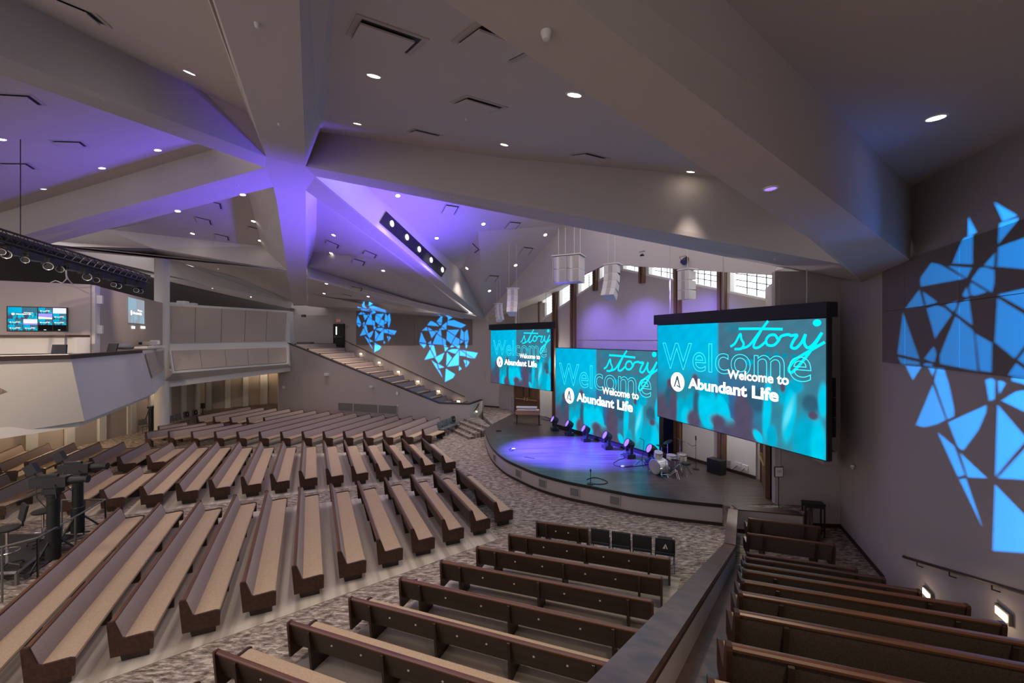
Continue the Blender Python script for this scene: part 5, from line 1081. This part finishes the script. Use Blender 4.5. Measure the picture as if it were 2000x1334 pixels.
def tv_camera(x, yt, yb, Y, lb, rz):
    top = P(x, yt, Y); t = thing('broadcast_camera', lb, 'camera', (top.x, top.y, .345), rz); h = top.z-.345
    MB().lathe([(.15, .15), (.15, h*.42), (.125, h*.43), (.125, h-.42), (.16, h-.41), (.16, h-.36)], k=16).obj('column', M['black'], t, True)
    for k in range(3):
        a = k*2.094+.4; MB().tube([(.1*math.cos(a), .1*math.sin(a), h*.3), (.62*math.cos(a), .62*math.sin(a), .06)], .025, 5).tube([(0, 0, .12), (.62*math.cos(a), .62*math.sin(a), .06)], .02, 5).obj('leg', M['black'], t)
        MB().lathe([(.07, -.03), (.07, .03)], (.66*math.cos(a), .66*math.sin(a), .06), 10, Matrix.Rotation(1.57, 3, 'X')).obj('wheel', M['blk2'], t)
    MB().box((0, 0, h-.28), (.3, .3, .14)).obj('pan_head', M['blk2'], t)
    MB().box((-.05, 0, h-.06), (.75, .24, .26)).box((-.1, 0, h+.1), (.4, .08, .06)).obj('body', M['blk2'], t)
    ln = MB().lathe([(.09, 0), (.1, .1), (.08, .35), (.1, .42), (.0, .42)], (.32, 0, h-.05), 14, Matrix.Rotation(1.5708, 3, 'Y')).obj('lens', M['black'], t, True)
    vf = MB().box((-.45, .02, h+.28), (.22, .16, .26), M=Matrix.Rotation(-.5, 3, 'Y')).obj('viewfinder', M['blk2'], t); MB().tube([(-.3, 0, h+.05), (-.42, 0, h+.2)], .02, 5).obj('arm', M['black'], vf)
    for s in (-1, 1): MB().tube([(-.1, s*.14, h-.26), (-.55, s*.22, h-.42), (-1.0, s*.3, h-.62)], .016, 5).obj('pan_bar', M['black'], t)
    MB().tube([(.1, -.12, h-.1), (.25, -.3, h-.4), (.05, -.3, h-.62), (-.2, -.2, h-.4), (-.3, -.1, h-.1)], .012, 5).obj('cable', M['black'], t)
tv_camera(104, 936, 1105, 10.9, 'black pedestal camera on the platform, the nearer of two, lens to the stage', .25)
tv_camera(152, 910, 1058, 12.4, 'black pedestal camera on the platform, the farther of two, with cables hanging', .2)
def stool(x, y, Y, lb, rz):
    p = P(x, y, Y); t = thing('drafting_stool', lb, 'chair', (p.x, p.y, .345), rz); h = p.z-.345
    MB().lathe([(0, h), (.22, h), (.25, h-.03), (.22, h-.07), (0, h-.07)], k=20).obj('seat', M['chaird'], t, True)
    MB().prism([(-.22, -.26, h+.1), (.22, -.26, h+.1), (.22, -.21, h+.1), (-.22, -.21, h+.1)], [(-.24, -.33, h+.48), (.24, -.33, h+.48), (.24, -.28, h+.48), (-.24, -.28, h+.48)]).box((0, -.26, h+.03), (.07, .03, .2)).obj('backrest', M['chaird'], t)
    MB().tube([(0, 0, h-.06), (0, 0, .12)], .03, 8).obj('gas_column', M['chrome'], t)
    MB().tube([(.22*math.cos(a), .22*math.sin(a), h*.42) for a in np.linspace(0, 6.28, 22)], .011, 5).obj('foot_ring', M['chrome'], t)
    for k in range(5):
        a = k*1.2566; MB().tube([(0, 0, .13), (.3*math.cos(a), .3*math.sin(a), .07)], .022, 5).obj('leg', M['blk2'], t); MB().lathe([(.03, -.02), (.03, .02)], (.31*math.cos(a), .31*math.sin(a), .03), 8, Matrix.Rotation(1.57, 3, 'X')).obj('caster', M['blk2'], t)
stool(14, 1030, 10.7, 'black drafting stool with chrome foot ring, the nearer one on the camera platform', 2.6); stool(84, 996, 12.0, 'black drafting stool with open backrest, the farther one on the camera platform', 2.4)
t = thing('pedestal_monitor', 'tall black tripod stand beside the round column', 'stand', tuple(G(295, 846, 0))); MB().lathe([(.13, 0), (.13, 1.6), (.2, 1.62), (.2, 1.75), (0, 1.76)], k=12).obj('column', M['black'], t, True); MB().tube([(-.1, 0, 1.6), (-.35, 0, .9)], .025, 5).obj('pan_bar', M['black'], t)
t = thing('lamp_stand', 'short black stand with a small round top at the rear panels', 'stand', tuple(G(396, 811, 0))); MB().tube([(0, 0, 0), (0, 0, .6)], .03, 6).obj('pole', M['black'], t); MB().box((0, 0, .75), (.2, .2, .4)).obj('head', M['black'], t)

# ------------------------------------------------------------------ ceiling fittings
bpy.context.view_layer.update()
allv, allf = [], []
for o in ceil_parts:
    n = len(allv); allv += [v.co.copy() for v in o.data.vertices]; allf += [tuple(n+i for i in p.vertices) for p in o.data.polygons]
bvh = BVHTree.FromPolygons(allv, allf)
def ceil_at(x, y):
    d = Vector(((x-CX)/F, 1, (HY-y)/F)).normalized(); loc, n, i, dist = bvh.ray_cast(Vector((0, 0, EYE)), d)
    if n.z > 0: n = -n
    return loc, n
def downlight(x, y, lb, grp, en, lit='lampw', r=.11, col=(1, .86, .74), ang=78):
    loc, n = ceil_at(x, y); t = thing('recessed_downlight', lb, 'light', tuple(loc), 0, grp); t.rotation_euler = (-n).to_track_quat('Z', 'Y').to_euler()
    link('trim_ring', cached(('tr', r), lambda: MB().rings([[(a*math.cos(q), a*math.sin(q), z) for q in np.linspace(0, 2*math.pi, 21)[:-1]] for a, z in ((r*1.15, 0), (r*1.15, -.012), (r*.92, -.016), (r*.9, .0))], caps=False).mesh('trim_ring', M['cone'], True)), t)
    link('bulb', cached(('bl', r, lit), lambda: MB().lathe([(r*.9, -.008), (0, -.008)], k=20).mesh('bulb', M[lit])), t)
    if en: lamp('SPOT', tuple(loc+n*.06), en, col, aim=tuple(loc+n*.06+Vector((0, 0, -1))), angle=ang, blend=1, size=.09, name='downlight')
bays = {'the bay over the near block': [(730, 147), (1122, 184), (698, 241), (985, 282), (1349, 335)], 'the bay left of the overhead beam': [(370, 141)], 'the near wing ceiling': [(1828, 229)],
        'the violet bay over the booth': [(308, 293), (199, 328), (3, 272)], 'the bay over the balcony': [(474, 380), (347, 412), (495, 432), (376, 456), (508, 470)],
        'the violet bay before the far wing': [(651.6, 459), (646.8, 494.4), (748.5, 528.6)], 'the low bay over the upper door': [(637.5, 554), (633, 573), (719, 579)],
        'the bay before the stage gable': [(777, 382), (944, 437.5), (853, 465), (912, 524), (1065, 458.5), (1007, 518), (956, 568)]}
for bn_, pts in bays.items():
    for i, (x, y) in enumerate(pts): downlight(x, y, 'lit recessed downlight in %s, %s from the top' % (bn_, ORD[i]), 'downlights in '+bn_, 0 if (x, y) in ((376, 456), (508, 470), (646.8, 494.4)) else 50 if (x, y) in ((1065, 458.5), (1007, 518), (956, 568)) else 420 if 'low bay' in bn_ else 200 if 'balcony' in bn_ else 520, r=.11, ang=48 if (x, y) in ((1349, 335), (1065, 458.5), (1007, 518), (956, 568), (1828, 229)) else 78)
downlight(1505, 367, 'dim violet recessed lamp in the underside of the edge beam', 'dim lamps', 0, 'lampb', r=.07); downlight(85, 369, 'unlit recessed lamp in the dark end of the violet bay', 'dim lamps', 0, 'lampd', r=.1)
for i, (x, y) in enumerate(((426, 525), (415, 563), (490, 580))): downlight(x, y, 'tiny dim lamp in the dark ceiling behind the balcony, %s from the top' % ORD[i], 'dim lamps', 0, 'lampd', r=.06)
vb = {'the bay over the near block': [(755, 71), (935, 204), (830, 260), (1151, 305), (972, 84)], 'the violet bay over the booth': [(33, 193), (138, 281), (35, 324)], 'the bay left of the overhead beam': [(135, 12)],
      'the bay over the balcony': [(417, 399), (398, 431), (434, 463), (499, 449)], 'the violet bay before the far wing': [(649.5, 477), (723, 496.5), (700.5, 512)], 'the low bay over the upper door': [(696, 564.6), (677, 577)],
      'the bay before the stage gable': [(880, 409), (1002, 440), (924, 483), (1028, 490), (961.5, 544)]}
for bn_, pts in vb.items():
    for i, (x, y) in enumerate(pts):
        loc, n = ceil_at(x, y); t = thing('ceiling_vent', 'square ceiling vent, %s from the top in %s' % (ORD[i], bn_), 'vent', tuple(loc), 0, 'vents in '+bn_)
        X_ = (Vector((.871, .491, 0))-n*n.dot(Vector((.871, .491, 0)))).normalized(); Y_ = n.cross(X_); t.rotation_euler = Matrix((X_, Y_, n)).transposed().to_euler()
        s = .34
        link('frame', cached('vf', lambda: MB().rings([[(a, a, z), (-a, a, z), (-a, -a, z), (a, -a, z)] for a, z in ((s*1.18, 0), (s*1.18, .012), (s*.98, .014), (s*.98, 0))], caps=False).mesh('frame', M['spk2'])), t)
        link('shadow_gap', cached('vs', lambda: MB().box((0, 0, .006), (s*1.98, s*1.98, .006)).mesh('shadow_gap', M['vent'])), t)
        link('face_plate', cached('vp', lambda: MB().box((-.035, -.035, .04), (s*1.78, s*1.78, .02)).mesh('face_plate', M['ceil'])), t)
for i, (x, y) in enumerate([(503, 45), (545, 241), (911, 231), (1067, 62), (393, 271), (1160, 438), (882, 387), (1514, 505), (465, 362), (658, 345)]):
    loc, n = ceil_at(x, y); o = MB().lathe([(0, -.05), (.02, -.045), (.032, -.012), (.032, .0)], (0, 0, 0), 12).obj('sprinkler', M['spk'], None, True); o.location = loc; o.rotation_euler = (-n).to_track_quat('Z', 'Y').to_euler()
    tag(o, 'tiny pale sprinkler rosette set in the painted ceiling', 'sprinkler', 'ceiling sprinklers')
# black slot with lamps in the side of the beam
sl_ = [v6(x, y) for x, y in ((753.5, 413.5), (871, 524.5), (861.5, 541), (740.5, 434.5))]; bnn = (sl_[1]-sl_[0]).cross(sl_[3]-sl_[0]).normalized(); bnn = -bnn if bnn.dot(Vector((0, 0, EYE))-sl_[0]) < 0 else bnn
lt = thing('lighting_slot', 'long black lighting slot set in the side of the violet beam', 'light fixture', (0, 0, 0))
MB().prism([p+bnn*.01 for p in sl_], [p+bnn*.05 for p in sl_]).obj('recess', M['screenblk'], lt)
for x, y in ((763, 437), (792.5, 463.5), (816.5, 487), (840, 508), (862, 527)):
    p = v6(x, y)+bnn*.06; MB().lathe([(0, 0), (.15, 0), (.16, .03)], p, 16, (bnn.to_track_quat('Z', 'Y').to_matrix())).obj('lamp_lens', M['glow'] if 'glow' in M else M['lampd'], lt)

# ------------------------------------------------------------------ heart gobos: real projectors, light through cut plates
H2 = [[(465,70),(450,130),(385,205),(478,232),(484,130)],[(388,218),(476,243),(455,276)],[(285,192),(220,270),(430,290),(375,235)],[(575,80),(660,130),(582,188)],[(580,192),(690,180),(900,268),(815,320),(570,265)],
[(562,212),(475,287),(545,340),(558,345)],[(472,302),(462,350),(540,348)],[(215,297),(130,362),(235,362)],[(237,302),(247,360),(320,356)],[(255,373),(330,370),(378,400),(300,498)],[(345,368),(415,364),(390,395)],[(452,312),(425,360),(460,355)],
[(425,368),(462,362),(475,465),(397,415)],[(385,425),(475,480),(495,610),(315,598)],[(488,490),(548,525),(548,635),(505,625)],[(572,353),(780,345),(712,453),(592,370)],[(568,372),(705,462),(638,595),(558,520)],
[(717,472),(785,515),(775,600),(715,632),(650,598)],[(797,522),(858,552),(790,595)],[(812,335),(795,500),(860,538),(862,395)],[(922,340),(872,395),(872,545),(950,515)],[(873,562),(945,525),(900,675),(888,660)],
[(120,385),(85,560),(210,580)],[(85,582),(210,597),(160,668)],[(290,535),(235,585),(295,600)],[(245,612),(290,612),(268,660)],[(300,612),(335,620),(375,800),(347,815),(278,672)],[(268,687),(335,830),(170,870)],
[(347,827),(515,745),(475,860),(412,930)],[(512,642),(545,645),(585,662),(555,700),(527,725)],[(640,612),(695,640),(615,655)],[(720,645),(780,607),(778,675)],[(565,714),(650,680),(765,685),(705,768)],
[(785,700),(885,767),(888,810),(780,795)],[(815,698),(888,715),(886,752)],[(900,715),(1095,750),(1040,848),(900,762)],[(900,777),(1012,848),(905,825)],[(558,737),(648,835),(548,975)],[(770,707),(765,963),(560,993),(657,850)],
[(290,875),(383,940),(410,1028),(385,1033)],[(402,937),(515,1000),(425,1018)],[(397,1047),(425,1038),(490,1190)],[(540,1020),(700,1120),(665,1185),(525,1255)],[(770,975),(815,1025),(770,1060)],
[(850,875),(890,875),(892,932),(872,938)],[(905,875),(955,910),(908,985)],[(873,955),(900,950),(895,1010)]]
H2 = [[(810+x/8.892, 605+y/8.892) for x, y in p] for p in H2]
k7 = 6.669
def S_(ox, oy, k, L): return [[(ox+x/k, oy+y/k) for x, y in p] for p in L]
HR = S_(1740, 380, k7, [[(1008,290),(1003,545),(1120,495)],[(1345,95),(1460,350),(1645,275)],[(1412,374),(1655,300),(1650,360),(1400,660)],[(945,570),(1070,530),(1068,920),(805,905)],[(745,937),(1055,964),(990,1100)],
 [(530,897),(640,920),(965,1105),(395,1208),(385,1100)],[(1160,965),(1240,957),(1350,1000),(1350,1150),(1320,1285),(1050,1120)],[(1360,770),(1215,930),(1345,958)],[(1045,1150),(1255,1278),(1110,1325),(1045,1318),(1028,1220)],[(1405,692),(1900,520),(1950,1000),(1385,950)],[(992,1210),(935,1320),(975,1350),(1025,1328)]])
HR += S_(1740, 560, k7, [[(375,45),(435,255),(190,292)],[(420,70),(610,210),(460,253)],[(470,290),(600,252),(700,280),(795,370),(580,680)],[(715,245),(860,195),(865,260),(820,338)],[(905,215),(1020,162),(1068,513),(850,350)],
 [(845,392),(1065,572),(1085,620),(1130,1105),(645,1008),(640,900),(720,700)],[(1102,617),(1320,740),(1312,1120),(1160,1098)],[(1395,110),(1900,0),(1900,395)],[(1390,158),(1900,470),(1900,560),(1615,943),(1355,730)],[(162,340),(375,948),(90,880)],
 [(100,922),(380,990),(370,1022),(140,1010)],[(192,1028),(403,1038),(285,1215)],[(562,780),(600,880),(575,978),(540,988),(438,940)],[(430,1005),(480,997),(545,1012),(545,1042),(440,1038)],[(487,1050),(583,1056),(545,1165)],
 [(602,1064),(690,1068),(755,1265),(825,1600),(820,1688),(737,1728),(567,1230)],[(1632,1002),(1890,1195),(1530,1158)],[(1655,958),(1900,640),(1900,1140)]])
HR += S_(1740, 700, k7, [[(545,342),(713,797),(600,858),(430,898),(325,868)],[(747,832),(1245,610),(1240,700),(1140,930),(950,1190),(910,1190),(870,1150)],[(1232,280),(1310,257),(1358,290),(1350,530),(1280,553)],[(1395,290),(1440,292),(1495,325),(1410,468)],[(1580,242),(1900,255),(1900,385),(1572,290)]])
HR += S_(1650, 700, 3.177, [[(575,457),(680,545),(745,723),(702,736)],[(714,584),(883,743),(762,738)],[(710,750),(752,745),(855,1050)],[(948,287),(1130,500),(934,733)],[(1200,472),(1200,758),(948,743)],[(932,782),(1220,1080),(1220,1200),(1100,1206),(918,1193)],[(972,262),(1060,207),(1200,182),(1200,372)]])
H1 = [[(698+(x-821.5)*(77.5/112), 591+(y-614)*(97/132)) for x, y in p] for p in H2]
def gobo(label, polys, A, B, L, energy, off=.04, dist=.45):
    L = Vector(L); W3 = [[VPL(x, y, A, B) for x, y in p] for p in polys]; allp = [q for p in W3 for q in p]
    mn = Vector([min(q[i] for q in allp) for i in range(3)]); mx_ = Vector([max(q[i] for q in allp) for i in range(3)]); c = (mn+mx_)/2; d = (c-L).normalized()
    Q = d.to_track_quat('-Z', 'Y').to_matrix(); X_, Y_ = Q.col[0], Q.col[1]
    pr_ = lambda w: (lambda v: ((v.dot(X_))/v.dot(d)*dist, (v.dot(Y_))/v.dot(d)*dist))(w-L)
    cu = bpy.data.curves.new('g', 'CURVE'); cu.dimensions = '2D'; cu.fill_mode = 'BOTH'
    P2 = [[pr_(w) for w in p] for p in W3]; R_ = max(math.hypot(*q) for p in P2 for q in p)*1.22
    for poly in P2+[[(R_*math.cos(t), R_*math.sin(t)) for t in np.linspace(0, 2*math.pi, 41)[:-1]]]:
        s = cu.splines.new('POLY'); s.points.add(len(poly)-1); s.use_cyclic_u = True
        for k, q in enumerate(poly): s.points[k].co = (q[0], q[1], 0, 1)
    o = bpy.data.objects.new('g', cu); COL.objects.link(o); bpy.context.view_layer.update()
    me = bpy.data.meshes.new_from_object(o.evaluated_get(bpy.context.evaluated_depsgraph_get())); bpy.data.objects.remove(o); me.materials.clear(); me.materials.append(M['black'])
    t = thing('gobo_projector', label, 'projector', tuple(L)); t.rotation_euler = d.to_track_quat('-Z', 'Y').to_euler()
    g_ = link('gobo_plate', me, t); g_.location = (0, 0, -dist)
    MB().rings([[(a*math.cos(q), a*math.sin(q), z) for q in np.linspace(0, 2*math.pi, 25)[:-1]] for a, z in ((R_*.99, -dist-.02), (R_*.99, -.05), (R_*.8, .12), (.02, .14))], caps=False).obj('housing', M['black'], t)
    MB().tube([(0, 0, .1), Q.inverted()@Vector((0, 0, .6))], .02, 5).obj('hanger', M['black'], t)
    sp_ = lamp('SPOT', (0, 0, 0), energy, (.0, .30, 1.0), parent=t, angle=2*math.degrees(math.atan(R_/dist))*.97, blend=0, size=.0005, name='gobo_light'); sp_.data.use_soft_falloff = False
gobo('black pattern projector on the side wall casting the large blue heart', HR, WR1, WR2, (-4.0, -3.2, 7.3), 60000)
gobo('black pattern projector over the booth casting the heart beside the stage', H2, WL0, WL1, (-11.6, 8.9, 8.0), 160000)
gobo('black pattern projector over the booth casting the heart by the upper door', H1, WL0, WL1, (-12.4, 9.2, 8.0), 200000)

# ------------------------------------------------------------------ light of the lamps, with added fills
for i, (x, y, ax, ay, aY, en) in enumerate([(1083, 841, 700, 400, 19, 900), (1112, 850, 760, 440, 21, 900), (1144, 861, 640, 440, 20, 900), (1186, 876, 570, 420, 21, 1100), (1229, 893, 560, 380, 17, 1100), (1273, 906, 870, 440, 21, 900)]):
    rz_ = math.atan2(sdir.y, sdir.x)+math.pi/2-.3; p = at(x, y)+Vector((0, 0, .611))+Vector((math.sin(rz_)*.88, -math.cos(rz_)*.88, .47))*.27; lamp('SPOT', tuple(p), en*6, (.15, .08, 1), aim=tuple(P(ax, ay, aY)), angle=46, blend=1, size=.08, name='moving_head_beam')
lamp('SPOT', tuple(v6(800, 470)+bnn*1.0), 170000, (.09, .07, 1), aim=tuple(at(1105, 880)), angle=30, blend=.8, size=.05, name='stage_wash')
for x in (1170, 1260, 1370):
    p = on_bw(x, 540)-bn*2.3; p.z = 8.6; q_ = on_bw(x, 640)
    lamp('SPOT', tuple(p), 520, (.24, .17, 1), aim=(q_.x, q_.y, 4.6), angle=110, blend=1, size=.1, name='gable_wash')
for x, y, z in ((-24.0, 37.0, 3.3), (-22.4, 38.6, 3.3), (-24.6, 33.0, 3.3), (-24.0, 29.5, 3.3)): lamp('POINT', (x, y, z), 150, (1, .76, .52), size=.1, name='soffit_and_fill_light')
for x, y, z in ((-23.6, 15.0, 3.2), (-23.6, 19.0, 3.2), (-23.6, 23.0, 3.2)): lamp('POINT', (x, y, z), 120, (1, .76, .52), size=.1, name='soffit_and_fill_light')  # added under the booth to brighten the outer pews
for x, y, z in ((8.6, 16.5, 4.2), (2.2, 28.2, 4.4)): lamp('POINT', (x, y, z), 170, (1, .93, .82), size=.1, name='added_stage_wall_fill')  # added fill to brighten the white walls behind the stage, no lamp there
lamp('SPOT', (7.35, 5.7, 6.7), 150, (.05, .22, 1), aim=(5.0, 6.7, 8.3), angle=78, blend=1, size=.3, name='added_blue_spill')  # added lamp imitating blue bounce from the large heart onto the edge beam

# unseen lamps added on the booth side to brighten booth and outer pews
for x, y, z in ((-15.5, 8.2, 11.2), (-9.0, 2.0, 9.8)): lamp('SPOT', (x, y, z), 900, (1, .84, .70), aim=(x, y, 0), angle=100, blend=1, size=.1, name='downlight')
lamp('SPOT', (-15.2, 18.6, 10.4), 500, (1, .80, .62), aim=(-19.5, 22.3, 6.0), angle=48, blend=1, size=.1, name='added_booth_fill')  # added to brighten the wall behind the projected slide, no fitting there

lamp('SPOT', (-8.6, 4.0, 10.2), 8000, (1, .80, .62), aim=(-14.2, 12.2, 4.4), angle=60, blend=1, size=.1, name='added_booth_front_light')  # added from out of view to warm the booth front

lamp('SPOT', (2.2, .6, 8.6), 620, (1, .80, .60), aim=(2.6, 1.2, 3), angle=120, blend=1, size=.12, name='downlight')  # unseen lamp added above the viewer to brighten parapet and rails
lamp('SPOT', (-12.5, 34.5, 8.3), 500, (1, .84, .70), aim=(-12.5, 34.5, 0), angle=120, blend=1, size=.12, name='downlight')  # added to brighten the far wing pews, no fitting there
